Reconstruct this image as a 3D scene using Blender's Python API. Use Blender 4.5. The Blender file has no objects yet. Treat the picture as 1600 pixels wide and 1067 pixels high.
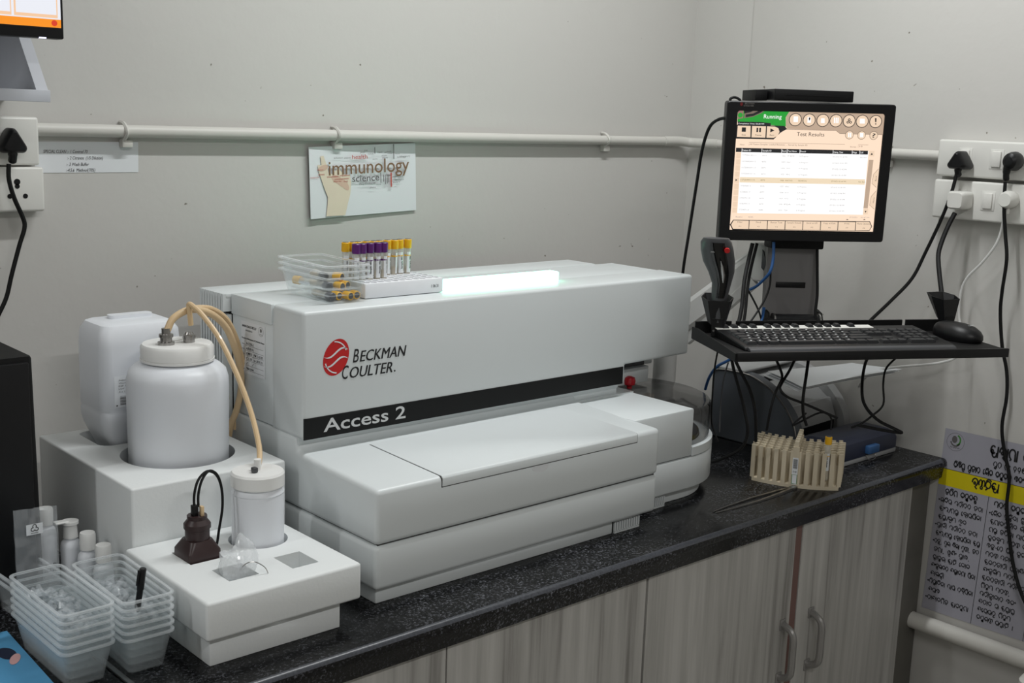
import bpy, bmesh, math, random
from mathutils import Vector, Matrix, Euler

random.seed(7)
SC = bpy.context.scene
COL = SC.collection
T = 0.85                                   # height of the worktop above the floor

# ------------------------------------------------------------------ camera
cd = bpy.data.cameras.new('camera'); cam = bpy.data.objects.new('camera', cd); COL.objects.link(cam)
cd.sensor_width = 36; cd.lens = 1864 / 1600 * 36; cd.clip_start = .02; cd.clip_end = 50
r_, u_, b_ = Vector((0.745726, -0.665371, 0.034283)), Vector((0.099489, 0.162089, 0.981748)), Vector((-0.658783, -0.728704, 0.187071))
cam.matrix_world = Matrix(((r_.x, u_.x, b_.x, 0), (r_.y, u_.y, b_.y, 0), (r_.z, u_.z, b_.z, T + .8), (0, 0, 0, 1)))
SC.camera = cam

# ------------------------------------------------------------------ world, lamps, exposure
w = bpy.data.worlds.new('world'); SC.world = w; w.use_nodes = True
w.node_tree.nodes['Background'].inputs[0].default_value = (.8, .85, .9, 1)
w.node_tree.nodes['Background'].inputs[1].default_value = .02
def area(name, loc, sx, sy, power, col=(1, 1, 1), rot=(0, 0, 0)):
    l = bpy.data.lights.new(name, 'AREA'); l.shape = 'RECTANGLE'; l.size = sx; l.size_y = sy; l.energy = power; l.color = col
    o = bpy.data.objects.new(name, l); o.location = loc; o.rotation_euler = rot; COL.objects.link(o); return o
area('tube_lamp_left', (-1.25, 1.65, 2.74), 1.2, .06, 15, (.98, 1, 1))       # ceiling tube lights over the bench
area('tube_lamp_right', (1.75, 1.45, 2.74), 1.2, .06, 20, (.98, 1, 1))
area('room_fill_lamp', (.4, -.7, 2.74), 1.2, .06, 29, (1, .995, .98))         # unseen lamp further back in the room, raised as front fill
SC.view_settings.view_transform = 'Standard'; SC.view_settings.look = 'None'
SC.cycles.transparent_max_bounces = 48      # nested clear boxes
SC.view_settings.exposure = 0; SC.view_settings.gamma = 1; SC.view_settings.use_curve_mapping = False

# ------------------------------------------------------------------ materials
def lin(c):
    return tuple(((x / 255) / 12.92 if x / 255 <= .04045 else ((x / 255 + .055) / 1.055) ** 2.4) for x in c[:3]) + (1,)
MATS = {}
def mat(name, col, rough=.5, metal=0, var=.05, scale=25, bump=0, bscale=60, trans=0, coat=0, spec=.5):
    m = bpy.data.materials.new(name); m.use_nodes = True; nt = m.node_tree; N = nt.nodes; L = nt.links
    p = N['Principled BSDF']; c = lin(col)
    p.inputs['Roughness'].default_value = rough; p.inputs['Metallic'].default_value = metal
    p.inputs['Coat Weight'].default_value = coat; p.inputs['Specular IOR Level'].default_value = spec
    tc = N.new('ShaderNodeTexCoord'); nz = N.new('ShaderNodeTexNoise'); nz.inputs['Scale'].default_value = scale
    nz.inputs['Detail'].default_value = 3; L.new(tc.outputs['Object'], nz.inputs['Vector'])
    mx = N.new('ShaderNodeMix'); mx.data_type = 'RGBA'
    mx.inputs[6].default_value = tuple(x * (1 - var) for x in c[:3]) + (1,); mx.inputs[7].default_value = tuple(min(1, x * (1 + var)) for x in c[:3]) + (1,)
    L.new(nz.outputs['Fac'], mx.inputs[0]); L.new(mx.outputs[2], p.inputs['Base Color'])
    if bump:
        n2 = N.new('ShaderNodeTexNoise'); n2.inputs['Scale'].default_value = bscale; L.new(tc.outputs['Object'], n2.inputs['Vector'])
        b = N.new('ShaderNodeBump'); b.inputs['Strength'].default_value = bump; b.inputs['Distance'].default_value = .002
        L.new(n2.outputs['Fac'], b.inputs['Height']); L.new(b.outputs[0], p.inputs['Normal'])
    if trans:                                # thin clear plastic: light passes straight, the surface glints
        tr = N.new('ShaderNodeBsdfTransparent'); tr.inputs[0].default_value = (.985, .99, .99, 1)
        lw = N.new('ShaderNodeLayerWeight'); lw.inputs[0].default_value = .5
        fr = N.new('ShaderNodeMath'); fr.operation = 'POWER'; fr.inputs[1].default_value = 4; L.new(lw.outputs['Facing'], fr.inputs[0])   # grazing reflection
        ma = N.new('ShaderNodeMath'); ma.operation = 'MULTIPLY_ADD'; ma.use_clamp = True
        L.new(fr.outputs[0], ma.inputs[0]); ma.inputs[1].default_value = .55; ma.inputs[2].default_value = 1 - trans
        ms = N.new('ShaderNodeMixShader'); L.new(ma.outputs[0], ms.inputs[0]); L.new(tr.outputs[0], ms.inputs[1]); L.new(p.outputs[0], ms.inputs[2])
        L.new(ms.outputs[0], N['Material Output'].inputs[0])
    MATS[name] = m; return m
def emit(name, col, strength=1.0):
    m = bpy.data.materials.new(name); m.use_nodes = True; N = m.node_tree.nodes; L = m.node_tree.links
    p = N['Principled BSDF']; p.inputs['Base Color'].default_value = (.02, .02, .02, 1); p.inputs['Roughness'].default_value = .35
    p.inputs['Emission Color'].default_value = lin(col); p.inputs['Emission Strength'].default_value = strength
    MATS[name] = m; return m

def wall_mat(name, col):
    m = mat(name, col, .55, var=.03, scale=1.6, bump=.25, bscale=45); N = m.node_tree.nodes; L = m.node_tree.links
    p = N['Principled BSDF']; tc = N.new('ShaderNodeTexCoord')
    v = N.new('ShaderNodeTexNoise'); v.inputs['Scale'].default_value = 62; v.inputs['Detail'].default_value = 1; L.new(tc.outputs['Object'], v.inputs['Vector'])
    rp = N.new('ShaderNodeValToRGB'); rp.color_ramp.elements[0].position = .80; rp.color_ramp.elements[1].position = .83
    L.new(v.outputs['Fac'], rp.inputs[0])
    mx = N.new('ShaderNodeMix'); mx.data_type = 'RGBA'; src = p.inputs['Base Color'].links[0].from_socket
    L.new(rp.outputs[0], mx.inputs[0]); L.new(src, mx.inputs[6]); mx.inputs[7].default_value = lin((128, 122, 112)); L.new(mx.outputs[2], p.inputs['Base Color'])
    return m
WALL = wall_mat('wall_paint', (202, 200, 196))
FLOOR = mat('floor_tile', (150, 148, 142), .4)
CEIL = mat('ceiling_paint', (225, 225, 222), .8)

def granite():
    m = mat('granite', (16, 16, 19), .16, spec=.4); N = m.node_tree.nodes; L = m.node_tree.links; p = N['Principled BSDF']
    tc = N.new('ShaderNodeTexCoord')
    n1 = N.new('ShaderNodeTexNoise'); n1.inputs['Scale'].default_value = 230; n1.inputs['Detail'].default_value = 4; n1.inputs['Roughness'].default_value = .75
    n2 = N.new('ShaderNodeTexNoise'); n2.inputs['Scale'].default_value = 6; n2.inputs['Detail'].default_value = 2
    L.new(tc.outputs['Object'], n1.inputs['Vector']); L.new(tc.outputs['Object'], n2.inputs['Vector'])
    r1 = N.new('ShaderNodeValToRGB'); e = r1.color_ramp.elements; e[0].position = .52; e[0].color = (.0, .0, .0, 1); e[1].position = .72; e[1].color = (1, 1, 1, 1)
    L.new(n1.outputs['Fac'], r1.inputs[0])
    r2 = N.new('ShaderNodeValToRGB'); e = r2.color_ramp.elements; e[0].position = .42; e[0].color = (.2, .2, .2, 1); e[1].position = .62; e[1].color = (1, 1, 1, 1)
    L.new(n2.outputs['Fac'], r2.inputs[0])
    mu = N.new('ShaderNodeMath'); mu.operation = 'MULTIPLY'; L.new(r1.outputs[0], mu.inputs[0]); L.new(r2.outputs[0], mu.inputs[1])
    mx = N.new('ShaderNodeMix'); mx.data_type = 'RGBA'; mx.inputs[6].default_value = lin((9, 9, 10)); mx.inputs[7].default_value = lin((132, 134, 142))
    L.new(mu.outputs[0], mx.inputs[0]); L.new(mx.outputs[2], p.inputs['Base Color'])
    ro = N.new('ShaderNodeMapRange'); ro.inputs[3].default_value = .1; ro.inputs[4].default_value = .38; L.new(n2.outputs['Fac'], ro.inputs[0]); L.new(ro.outputs[0], p.inputs['Roughness'])
    return m
GRANITE = granite()
def laminate():
    m = mat('grey_laminate', (150, 148, 144), .42); N = m.node_tree.nodes; L = m.node_tree.links; p = N['Principled BSDF']
    tc = N.new('ShaderNodeTexCoord'); mp = N.new('ShaderNodeMapping'); mp.inputs['Scale'].default_value = (28, 28, 1.1)
    n1 = N.new('ShaderNodeTexNoise'); n1.inputs['Scale'].default_value = 1.0; n1.inputs['Detail'].default_value = 6; n1.inputs['Roughness'].default_value = .6; n1.inputs['Distortion'].default_value = .35
    L.new(tc.outputs['Object'], mp.inputs[0]); L.new(mp.outputs[0], n1.inputs['Vector'])
    r = N.new('ShaderNodeValToRGB'); e = r.color_ramp.elements
    e[0].position = .28; e[0].color = lin((120, 117, 113)); e[1].position = .64; e[1].color = lin((188, 186, 182)); k = e.new(.44); k.color = lin((166, 164, 160))
    L.new(n1.outputs['Fac'], r.inputs[0]); L.new(r.outputs[0], p.inputs['Base Color'])
    return m
LAMINATE = laminate()
WHITE_SHELL = mat('analyzer_shell', (214, 219, 220), .36, var=.015, scale=4, coat=.1)
SHELL_DARK = mat('shell_seam', (70, 70, 70), .7)
BLACKGLOSS = mat('black_strip', (15, 16, 17), .45, spec=.25)
RED = mat('logo_red', (196, 30, 32), .45)
INK = mat('black_ink', (22, 22, 24), .6)
GREYINK = mat('grey_ink', (95, 92, 92), .6)
LIGHTINK = mat('light_lettering', (205, 207, 208), .5)
PAPER = mat('white_paper', (226, 229, 232), .6, var=.015, scale=6)
FOAM = mat('tray_foam', (226, 229, 229), .6, var=.02, scale=8, bump=.1, bscale=200)
HDPE = mat('translucent_white_plastic', (226, 229, 234), .42, var=.015, scale=9); HDPE.node_tree.nodes['Principled BSDF'].inputs['Subsurface Weight'].default_value = .25
HDPE.node_tree.nodes['Principled BSDF'].inputs['Subsurface Radius'].default_value = (.02, .02, .02)
CAPWHITE = mat('white_cap', (232, 232, 230), .4, var=.01)
HOSE = mat('beige_hose', (214, 186, 146), .35, var=.06, scale=60, coat=.2)
CLEAR = mat('clear_plastic', (235, 240, 243), .1, trans=.975, spec=.6)
MILKY = mat('milky_clear_plastic', (214, 219, 222), .2, trans=.955, spec=.6)
FILM = mat('crinkled_film', (228, 232, 236), .15, trans=.84, spec=.8)
RIMM = mat('box_rim_plastic', (222, 227, 230), .15, trans=.70, spec=.7)
RIMC = mat('tray_rim_plastic', (236, 240, 242), .12, trans=.72, spec=.7)
BAGFILM = mat('bag_film', (238, 241, 244), .12, trans=.66, spec=.9)
SMOKE = mat('smoked_dome', (48, 47, 46), .08, trans=.5, spec=.8)
STEEL = mat('steel', (170, 168, 166), .3, 1)
BLACKPL = mat('black_plastic', (17, 17, 19), .4, spec=.35)
BLACKMAT = mat('black_matte', (12, 12, 13), .6, spec=.3)
CABLE = mat('black_cable', (12, 12, 13), .6, spec=.3)
DKGREY = mat('dark_grey_plastic', (66, 67, 70), .42)
BROWN = mat('brown_plastic', (48, 32, 32), .4)
YCAP = mat('yellow_cap', (236, 180, 28), .35)
PCAP = mat('purple_cap', (92, 28, 110), .35)
GLASSY = mat('tube_plastic', (230, 228, 220), .12, trans=.62)
BLOOD = mat('tube_gel', (196, 176, 140), .3)
SOCKET = mat('socket_white', (224, 223, 218), .35, var=.01)
PIPE = mat('painted_conduit', (206, 204, 198), .45, var=.03, scale=12)
BEIGE = mat('beige_rack', (204, 192, 168), .5, var=.03, scale=30)
BLUECASE = mat('navy_case', (36, 42, 62), .4)
BLUEPL = mat('blue_plastic', (52, 92, 140), .45)
BLUECABLE = mat('blue_cable', (34, 84, 142), .45)
WCABLE = mat('white_cable', (212, 212, 210), .45)
PRN_L = mat('printer_light', (168, 169, 170), .45)
PRN_D = mat('printer_dark', (88, 93, 100), .42)
ARM = mat('arm_grey', (196, 196, 194), .42)
RAIL = mat('reddish_frame', (112, 84, 78), .6)
STONE = mat('grey_stone', (96, 94, 88), .5, var=.25, scale=14)
YELLOW = mat('poster_yellow', (206, 190, 8), .55)
CHROME = mat('handle_metal', (150, 148, 146), .35, .55)
NAVYBOOK = mat('blue_cover', (82, 148, 190), .5)
SKIN = mat('printed_hand', (226, 213, 192), .6)
GREENP = mat('print_green', (70, 130, 60), .6)
BROWNP = mat('print_brown', (126, 98, 74), .6)
REDP = mat('print_red', (186, 92, 84), .6)

# ------------------------------------------------------------------ mesh builder
class B:
    def __init__(s): s.v = []; s.f = []
    def add(s, vs, fs):
        k = len(s.v); s.v += [Vector(v) for v in vs]; s.f += [tuple(i + k for i in f) for f in fs]; return s
    def bm(s, bm):
        bm.verts.index_update(); s.add([v.co.copy() for v in bm.verts], [[v.index for v in f.verts] for f in bm.faces]); bm.free(); return s
    def box(s, x0, x1, y0, y1, z0, z1, bev=0, seg=2):
        vs = [(x, y, z) for z in (z0, z1) for y in (y0, y1) for x in (x0, x1)]
        fs = [(0, 2, 3, 1), (4, 5, 7, 6), (0, 1, 5, 4), (2, 6, 7, 3), (0, 4, 6, 2), (1, 3, 7, 5)]
        if not bev: return s.add(vs, fs)
        bm = bmesh.new(); q = [bm.verts.new(v) for v in vs]
        for f in fs: bm.faces.new([q[i] for i in f])
        bmesh.ops.bevel(bm, geom=bm.edges[:], offset=bev, segments=seg, affect='EDGES', profile=.5); return s.bm(bm)
    def prism(s, pts, ax, a0, a1, bev=0, seg=2):
        def mk(p, a): return (a, p[0], p[1]) if ax == 'x' else ((p[0], a, p[1]) if ax == 'y' else (p[0], p[1], a))
        bm = bmesh.new(); A = [bm.verts.new(mk(p, a0)) for p in pts]; C = [bm.verts.new(mk(p, a1)) for p in pts]; n = len(pts)
        bm.faces.new(A[::-1]); bm.faces.new(C)
        for i in range(n): bm.faces.new((A[i], A[(i + 1) % n], C[(i + 1) % n], C[i]))
        bmesh.ops.recalc_face_normals(bm, faces=bm.faces[:])
        if bev: bmesh.ops.bevel(bm, geom=bm.edges[:], offset=bev, segments=seg, affect='EDGES', profile=.5, clamp_overlap=True)
        return s.bm(bm)
    def loft(s, loops, cap0=True, cap1=True):
        n = len(loops[0]); k = len(s.v); vs = [v for l in loops for v in l]; fs = []
        for j in range(len(loops) - 1):
            for i in range(n): fs.append((j * n + i, j * n + (i + 1) % n, (j + 1) * n + (i + 1) % n, (j + 1) * n + i))
        if cap0: fs.append(tuple(range(n - 1, -1, -1)))
        if cap1: fs.append(tuple((len(loops) - 1) * n + i for i in range(n)))
        return s.add(vs, fs)
    def lathe(s, prof, c=(0, 0, 0), n=32):
        return s.loft([[(c[0] + r * math.cos(2 * math.pi * i / n), c[1] + r * math.sin(2 * math.pi * i / n), c[2] + z) for i in range(n)] for r, z in prof])
    def cyl(s, p0, p1, r0, r1=None, n=20, bev=0):
        p0, p1 = Vector(p0), Vector(p1); r1 = r0 if r1 is None else r1; d = (p1 - p0); L = d.length; q = d.to_track_quat('Z', 'Y').to_matrix()
        pr = [(r0, 0), (r1, L)] if not bev else [(r0 - bev, 0), (r0, bev), (r1, L - bev), (r1 - bev, L)]
        return s.loft([[p0 + q @ Vector((r * math.cos(2 * math.pi * i / n), r * math.sin(2 * math.pi * i / n), z)) for i in range(n)] for r, z in pr])
    def tube(s, pts, r, n=8, sub=6):
        P = smooth(pts, sub); loops = []; up = Vector((0, 0, 1)); prev = None
        for i, p in enumerate(P):
            t = (P[min(i + 1, len(P) - 1)] - P[max(i - 1, 0)]).normalized()
            if prev is None:
                a = t.orthogonal().normalized()
            else:
                a = (prev - t * prev.dot(t)).normalized()
            prev = a; c = t.cross(a); rr = r[i * (len(r) - 1) // max(1, len(P) - 1)] if isinstance(r, (list, tuple)) else r
            loops.append([p + (a * math.cos(2 * math.pi * k / n) + c * math.sin(2 * math.pi * k / n)) * rr for k in range(n)])
        return s.loft(loops)
    def ball(s, c, r, n=16, m=10, sq=(1, 1, 1)):
        c = Vector(c); L = []
        for j in range(m + 1):
            a = -math.pi / 2 + math.pi * (j + .001 + (-.002 * j / m)) / m
            L.append([(c.x + sq[0] * r * math.cos(a) * math.cos(2 * math.pi * i / n), c.y + sq[1] * r * math.cos(a) * math.sin(2 * math.pi * i / n), c.z + sq[2] * r * math.sin(a)) for i in range(n)])
        return s.loft(L)
    # flat print in a plane frame (origin, right, up): normal = right x up
    def poly(s, fr, pts, n=.0004):
        o, r, u = fr; nn = r.cross(u); return s.add([o + r * p[0] + u * p[1] + nn * n for p in pts], [tuple(range(len(pts)))])
    def rect(s, fr, x0, x1, y0, y1, n=.0004): return s.poly(fr, [(x0, y0), (x1, y0), (x1, y1), (x0, y1)], n)
    def ell(s, fr, cx, cy, rx, ry, n=.0004, seg=28, rot=0, a0=0, a1=360):
        c, q = math.cos(rot), math.sin(rot); P = []
        for i in range(seg + (0 if a1 - a0 == 360 else 1)):
            a = math.radians(a0 + (a1 - a0) * i / seg); x, y = rx * math.cos(a), ry * math.sin(a); P.append((cx + x * c - y * q, cy + x * q + y * c))
        return s.poly(fr, P, n)
    def ribbon(s, fr, pts, wd, n=.0005):
        o, r, u = fr; nn = r.cross(u); L = []
        for i, p in enumerate(pts):
            a, b = pts[max(i - 1, 0)], pts[min(i + 1, len(pts) - 1)]; dx, dy = b[0] - a[0], b[1] - a[1]; l = math.hypot(dx, dy) or 1
            L.append((p[0] - dy / l * wd / 2, p[1] + dx / l * wd / 2)); L.append((p[0] + dy / l * wd / 2, p[1] - dx / l * wd / 2))
        return s.add([o + r * a + u * b + nn * n for a, b in L], [(2 * i, 2 * i + 1, 2 * i + 3, 2 * i + 2) for i in range(len(pts) - 1)])
    def text(s, fr, st, x0, x1, y0, h, n=.0005, shear=0, wt=0):
        vs, fs, w_, cap = glyphs(st, shear, wt); k = h / cap; kx = k if x1 is None else (x1 - x0) / w_
        o, r, u = fr; nn = r.cross(u); return s.add([o + r * (x0 + a * kx) + u * (y0 + b * k) + nn * n for a, b in vs], fs)
    def xf(s, M): s.v = [M @ v for v in s.v]; return s
def smooth(pts, sub):
    P = [Vector(p) for p in pts]
    if len(P) < 3 or sub < 2: return P
    out = []
    for i in range(len(P) - 1):
        a, b, c, d = P[max(i - 1, 0)], P[i], P[i + 1], P[min(i + 2, len(P) - 1)]
        for k in range(sub):
            t = k / sub; out.append(.5 * ((2 * b) + (c - a) * t + (2 * a - 5 * b + 4 * c - d) * t * t + (3 * b - a - 3 * c + d) * t ** 3))
    return out + [P[-1]]
GC = {}
def glyphs(st, shear, wt):
    key = (st, shear, wt)
    if key not in GC:
        def mk(t):
            cu = bpy.data.curves.new('t', 'FONT'); cu.body = t; cu.size = 1; cu.shear = shear; cu.offset = wt; cu.resolution_u = 3
            o = bpy.data.objects.new('t', cu); COL.objects.link(o); dg = bpy.context.evaluated_depsgraph_get(); me = o.evaluated_get(dg).to_mesh()
            r = [(v.co.x, v.co.y) for v in me.vertices], [tuple(p.vertices) for p in me.polygons]
            o.evaluated_get(dg).to_mesh_clear(); bpy.data.objects.remove(o); bpy.data.curves.remove(cu); return r
        vs, fs = mk(st)
        if 'cap' not in GC: q = mk('H')[0]; GC['cap'] = max(p[1] for p in q) - min(p[1] for p in q)
        x0 = min(p[0] for p in vs); GC[key] = ([(a - x0, b) for a, b in vs], fs, max(p[0] for p in vs) - x0, GC['cap'])
    return GC[key]
def rrect(hw, hd, r, z, c=(0, 0), n=4):
    out = []
    for q, (sx, sy) in enumerate(((1, 1), (-1, 1), (-1, -1), (1, -1))):
        for i in range(n + 1):
            a = math.pi / 2 * (q + i / n); out.append((c[0] + sx * (hw - r) + r * math.cos(a), c[1] + sy * (hd - r) + r * math.sin(a), z))
    return out
def frame(o, r, u): return (Vector(o), Vector(r).normalized(), Vector(u).normalized())
BACK = lambda y=2.28: frame((0, y, 0), (1, 0, 0), (0, 0, 1))           # (x, z) on a plane facing the room
SIDE = lambda x=2.72: frame((x, 0, 0), (0, -1, 0), (0, 0, 1))          # (-y, z) on a plane facing left

# ------------------------------------------------------------------ objects
RM = {}
def mesh(name, b, m, ang=35):
    me = bpy.data.meshes.new(name); me.from_pydata([tuple(v) for v in b.v], [], b.f); me.update()
    for p in me.polygons: p.use_smooth = True
    me.set_sharp_from_angle(angle=math.radians(ang)); me.materials.append(m); return me
def tag(o, label, cat, group=None):
    o['label'] = label; o['category'] = cat
    if group: o['group'] = group
    return o
def thing(name, label, cat, loc, rz=0, group=None, rot=None):
    o = bpy.data.objects.new(name, None); COL.objects.link(o); o.empty_display_size = .02; o.location = loc
    o.rotation_euler = rot or (0, 0, math.radians(rz)); RM[o] = Matrix.LocRotScale(Vector(loc), Euler(o.rotation_euler), None); return tag(o, label, cat, group)
def part(par, name, b, m, local=False, label=None, ang=35, stuff=False):
    if not local: b.xf(RM[par].inverted())
    o = bpy.data.objects.new(name, mesh(name, b, m, ang)); COL.objects.link(o); o.parent = par; RM[o] = RM[par]
    if label: o['label'] = label
    if stuff: o['kind'] = 'stuff'
    return o
def single(name, b, m, label, cat, group=None, ang=35, kind=None):
    xs, ys, zs = ([v[i] for v in b.v] for i in range(3)); c = Vector(((min(xs) + max(xs)) / 2, (min(ys) + max(ys)) / 2, min(zs)))
    b.xf(Matrix.Translation(-c)); o = bpy.data.objects.new(name, mesh(name, b, m, ang)); COL.objects.link(o); o.location = c
    RM[o] = Matrix.Translation(c); tag(o, label, cat, group)
    if kind: o['kind'] = kind
    return o
def struct(name, b, m):
    o = bpy.data.objects.new(name, mesh(name, b, m)); COL.objects.link(o); o['kind'] = 'structure'; RM[o] = Matrix.Identity(4); return o
def copy_tree(o, par=None):
    c = o.copy(); COL.objects.link(c); c.parent = par; RM[c] = RM.get(o)
    for ch in list(o.children): copy_tree(ch, c)
    return c
def placed(src, first, label, loc, rot, group=None):
    o = src if first else copy_tree(src); o.location = loc; o.rotation_euler = rot; o['label'] = label
    if group: o['group'] = group
    RM[o] = Matrix.LocRotScale(Vector(loc), Euler(rot), None); return o
def cut(b, c):
    """boolean difference of two builders"""
    oa = bpy.data.objects.new('a', mesh('a', b, FOAM)); ob = bpy.data.objects.new('b', mesh('b', c, FOAM)); COL.objects.link(oa); COL.objects.link(ob)
    md = oa.modifiers.new('d', 'BOOLEAN'); md.operation = 'DIFFERENCE'; md.object = ob; md.solver = 'EXACT'
    dg = bpy.context.evaluated_depsgraph_get(); me = bpy.data.meshes.new_from_object(oa.evaluated_get(dg)); r = B()
    r.add([v.co.copy() for v in me.vertices], [tuple(p.vertices) for p in me.polygons])
    bpy.data.objects.remove(oa); bpy.data.objects.remove(ob); return r

# ------------------------------------------------------------------ the room
struct('floor', B().box(-2.2, 2.9, -2.4, 2.5, -.1, 0), FLOOR)
struct('ceiling', B().box(-2.2, 2.9, -2.4, 2.5, 2.8, 2.9), CEIL)
struct('wall_back', B().box(-2.2, 2.9, 2.28, 2.4, 0, 2.8), WALL)
struct('wall_right', B().box(2.727, 2.9, 2.0, 2.28, 0, 2.8).box(2.72, 2.9, -2.4, 2.075, 0, 2.8, .002), WALL)
struct('wall_left', B().box(-2.3, -2.2, -2.4, 2.5, 0, 2.8), WALL)
struct('wall_front', B().box(-2.2, 2.9, -2.5, -2.4, 0, 2.8), WALL)

# ------------------------------------------------------------------ worktop and cabinets
pr = [(2.279, T), (1.395, T), (1.389, T - .003), (1.386, T - .009), (1.386, T - .018), (1.392, T - .022), (1.396, T - .05), (2.279, T - .05)]
ct = single('countertop', B().prism(pr, 'x', -.5, 2.7165), GRANITE, 'polished black speckled granite worktop running under all the equipment', 'countertop')
WORN_SHEEN = mat('worn_granite_sheen', (66, 68, 74), .3, var=.85, scale=220)  # lighter grey: bevel reflection and edge wear painted into the colour
part(ct, 'worn_edge_sheen', B().prism([(1.3955, T + .0002), (1.3935, T + .0002), (1.3887, T - .0025), (1.3866, T - .0065), (1.3885, T - .0065)], 'x', -.5, 2.70), WORN_SHEEN)
def handle(par, x, z0, z1):
    b = B(); y = 1.408
    b.tube([(x, y + .004, z0), (x, y - .012, z0 + .003), (x, y - .03, z0 + .018), (x, y - .032, (z0 + z1) / 2), (x, y - .03, z1 - .018), (x, y - .012, z1 - .003), (x, y + .004, z1)], .0082, 10)
    b.box(x - .010, x + .010, y - .003, y + .0005, z0 - .014, z0 + .012, .001); b.box(x - .010, x + .010, y - .003, y + .0005, z1 - .012, z1 + .012, .001)
    part(par, 'handle', b, CHROME, label='bent metal bar handle')
def cabinet(x0, x1, doors, label):
    t = thing('base_cabinet', label, 'cabinet', ((x0 + x1) / 2, 1.82, 0))
    part(t, 'carcass', B().box(x0, x1, 1.43, 2.27, .0, T - .0505), RAIL)
    if len(doors) and doors[-1][2]: part(t, 'stile', B().box(2.1255, 2.149, 1.411, 1.4305, .1, T - .0515), RAIL)
    for a, c, hx in doors:
        d = part(t, 'door', B().box(a, c, 1.408, 1.4295, .10, T - .0515, .0012, 1), LAMINATE)
        if hx: handle(d, hx, T - .40, T - .275)
cabinet(.655, 1.6405, [(.665, 1.1525, None), (1.1555, 1.6395, None)], 'grey streaked laminate base cabinet under the left half of the worktop')
cabinet(1.6425, 2.611, [(1.6465, 2.124, 2.098), (2.1505, 2.603, 2.205)], 'grey laminate base cabinet with two bar handles nearest the right wall')
single('stone_end_panel', B().box(2.612, 2.718, 1.425, 2.27, 0, T - .0505, .002), STONE, 'rough grey stone slab closing the cabinet row against the right wall', 'stone slab')

# ------------------------------------------------------------------ analyzer
A = thing('laboratory_analyzer', 'large white benchtop laboratory analyzer with glowing bar on top', 'analyzer', (1.45, 1.75, T))
def z(v): return T + v
part(A, 'plinth', B().box(1.083, 1.648, 1.511, 1.95, z(.0), z(.034), .003), WHITE_SHELL)
arc = lambda r, cx=1.93, cy=1.743, a0=-90, a1=90, n=28: [(cx + r * math.cos(math.radians(a0 + (a1 - a0) * i / n)), cy + r * math.sin(math.radians(a0 + (a1 - a0) * i / n))) for i in range(n + 1)]
part(A, 'turntable_plinth', B().prism([(1.86, 1.575)] + arc(.168) + [(1.86, 1.91)], 'z', z(0), z(.034), .002, 1), WHITE_SHELL)
for gx0, gx1, gy in ((1.652, 1.724, 1.509), (1.826, 1.862, 1.563)):
    g = part(A, 'vent_grille', B().box(gx0, gx1, gy + .004, gy + .03, z(0), z(.026)), BLACKMAT, label='small slotted vent grille')
    b = B().box(gx0, gx1, gy, gy + .005, z(0), z(.004)).box(gx0, gx1, gy, gy + .005, z(.023), z(.027)); k = 11 if gx0 < 1.7 else 6
    for i in range(k):
        xx = gx0 + (gx1 - gx0 - .0035) * i / (k - 1); b.box(xx, xx + .0035, gy, gy + .005, z(.003), z(.024))
    part(g, 'slat', b, WHITE_SHELL)
part(A, 'inner_core', B().box(1.08, 1.752, 1.503, 1.96, z(.034), z(.196)).prism([(1.755, 1.56)] + arc(.184) + [(1.755, 1.927)], 'z', z(.034), z(.12)), SHELL_DARK)
part(A, 'lower_base', B().box(1.072, 1.757, 1.496, 2.0, z(.028), z(.1045), .009, 3), WHITE_SHELL)
part(A, 'turntable_base', B().prism([(1.75, 1.553)] + arc(.19) + [(1.75, 1.933)], 'z', z(.030), z(.0985), .003), WHITE_SHELL)
dp = [(1.496, z(.1062)), (1.496, z(.2)), (1.715, z(.2075)), (1.735, z(.212)), (1.738, z(.236)), (1.99, z(.236)), (1.99, z(.1062))]
part(A, 'drawer_body', B().prism(dp, 'x', 1.072, 1.757, .009, 3), WHITE_SHELL)
part(A, 'turntable_housing', B().prism([(1.745, 1.5535), (1.93, 1.5535), (1.93, 1.735), (1.745, 1.735)], 'z', z(.1005), z(.2045), .004).box(1.745, 1.93, 1.728, 1.96, z(.1), z(.207)), WHITE_SHELL)
part(A, 'turntable_rim', B().loft([[(x, y, zz) for x, y in arc(r)] + [(x, y, zz) for x, y in reversed(arc(r2))] for r, r2, zz in ((.19, .16, z(.1005)), (.19, .16, z(.119)), (.187, .163, z(.121)))]), WHITE_SHELL)
# lid over the loading drawer with its shadow gap
lp = lambda e, d: [(1.704 + e, z(.2068) + d), (1.496 - d + .004, z(.2) + d), (1.496 - d, z(.197) + d * .3), (1.496 - d, z(.183) - e), (1.4985, z(.183) - e), (1.4985, z(.1975)), (1.704 + e, z(.2045))]
gap = part(A, 'lid_gap', B().prism(lp(.0014, .0006), 'x', 1.2046, 1.6894), SHELL_DARK)
lid = part(A, 'loading_lid', B().prism(lp(0, .0018), 'x', 1.206, 1.688, .0008, 1), WHITE_SHELL, label='long hinged lid over the loading drawer')
part(lid, 'finger_notch', B().ell(frame((0, 1.4958, 0), (1, 0, 0), (0, 0, 1)), 1.433, z(.183), .022, .016, 0, 24, 0, 180, 360), PAPER)
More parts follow.
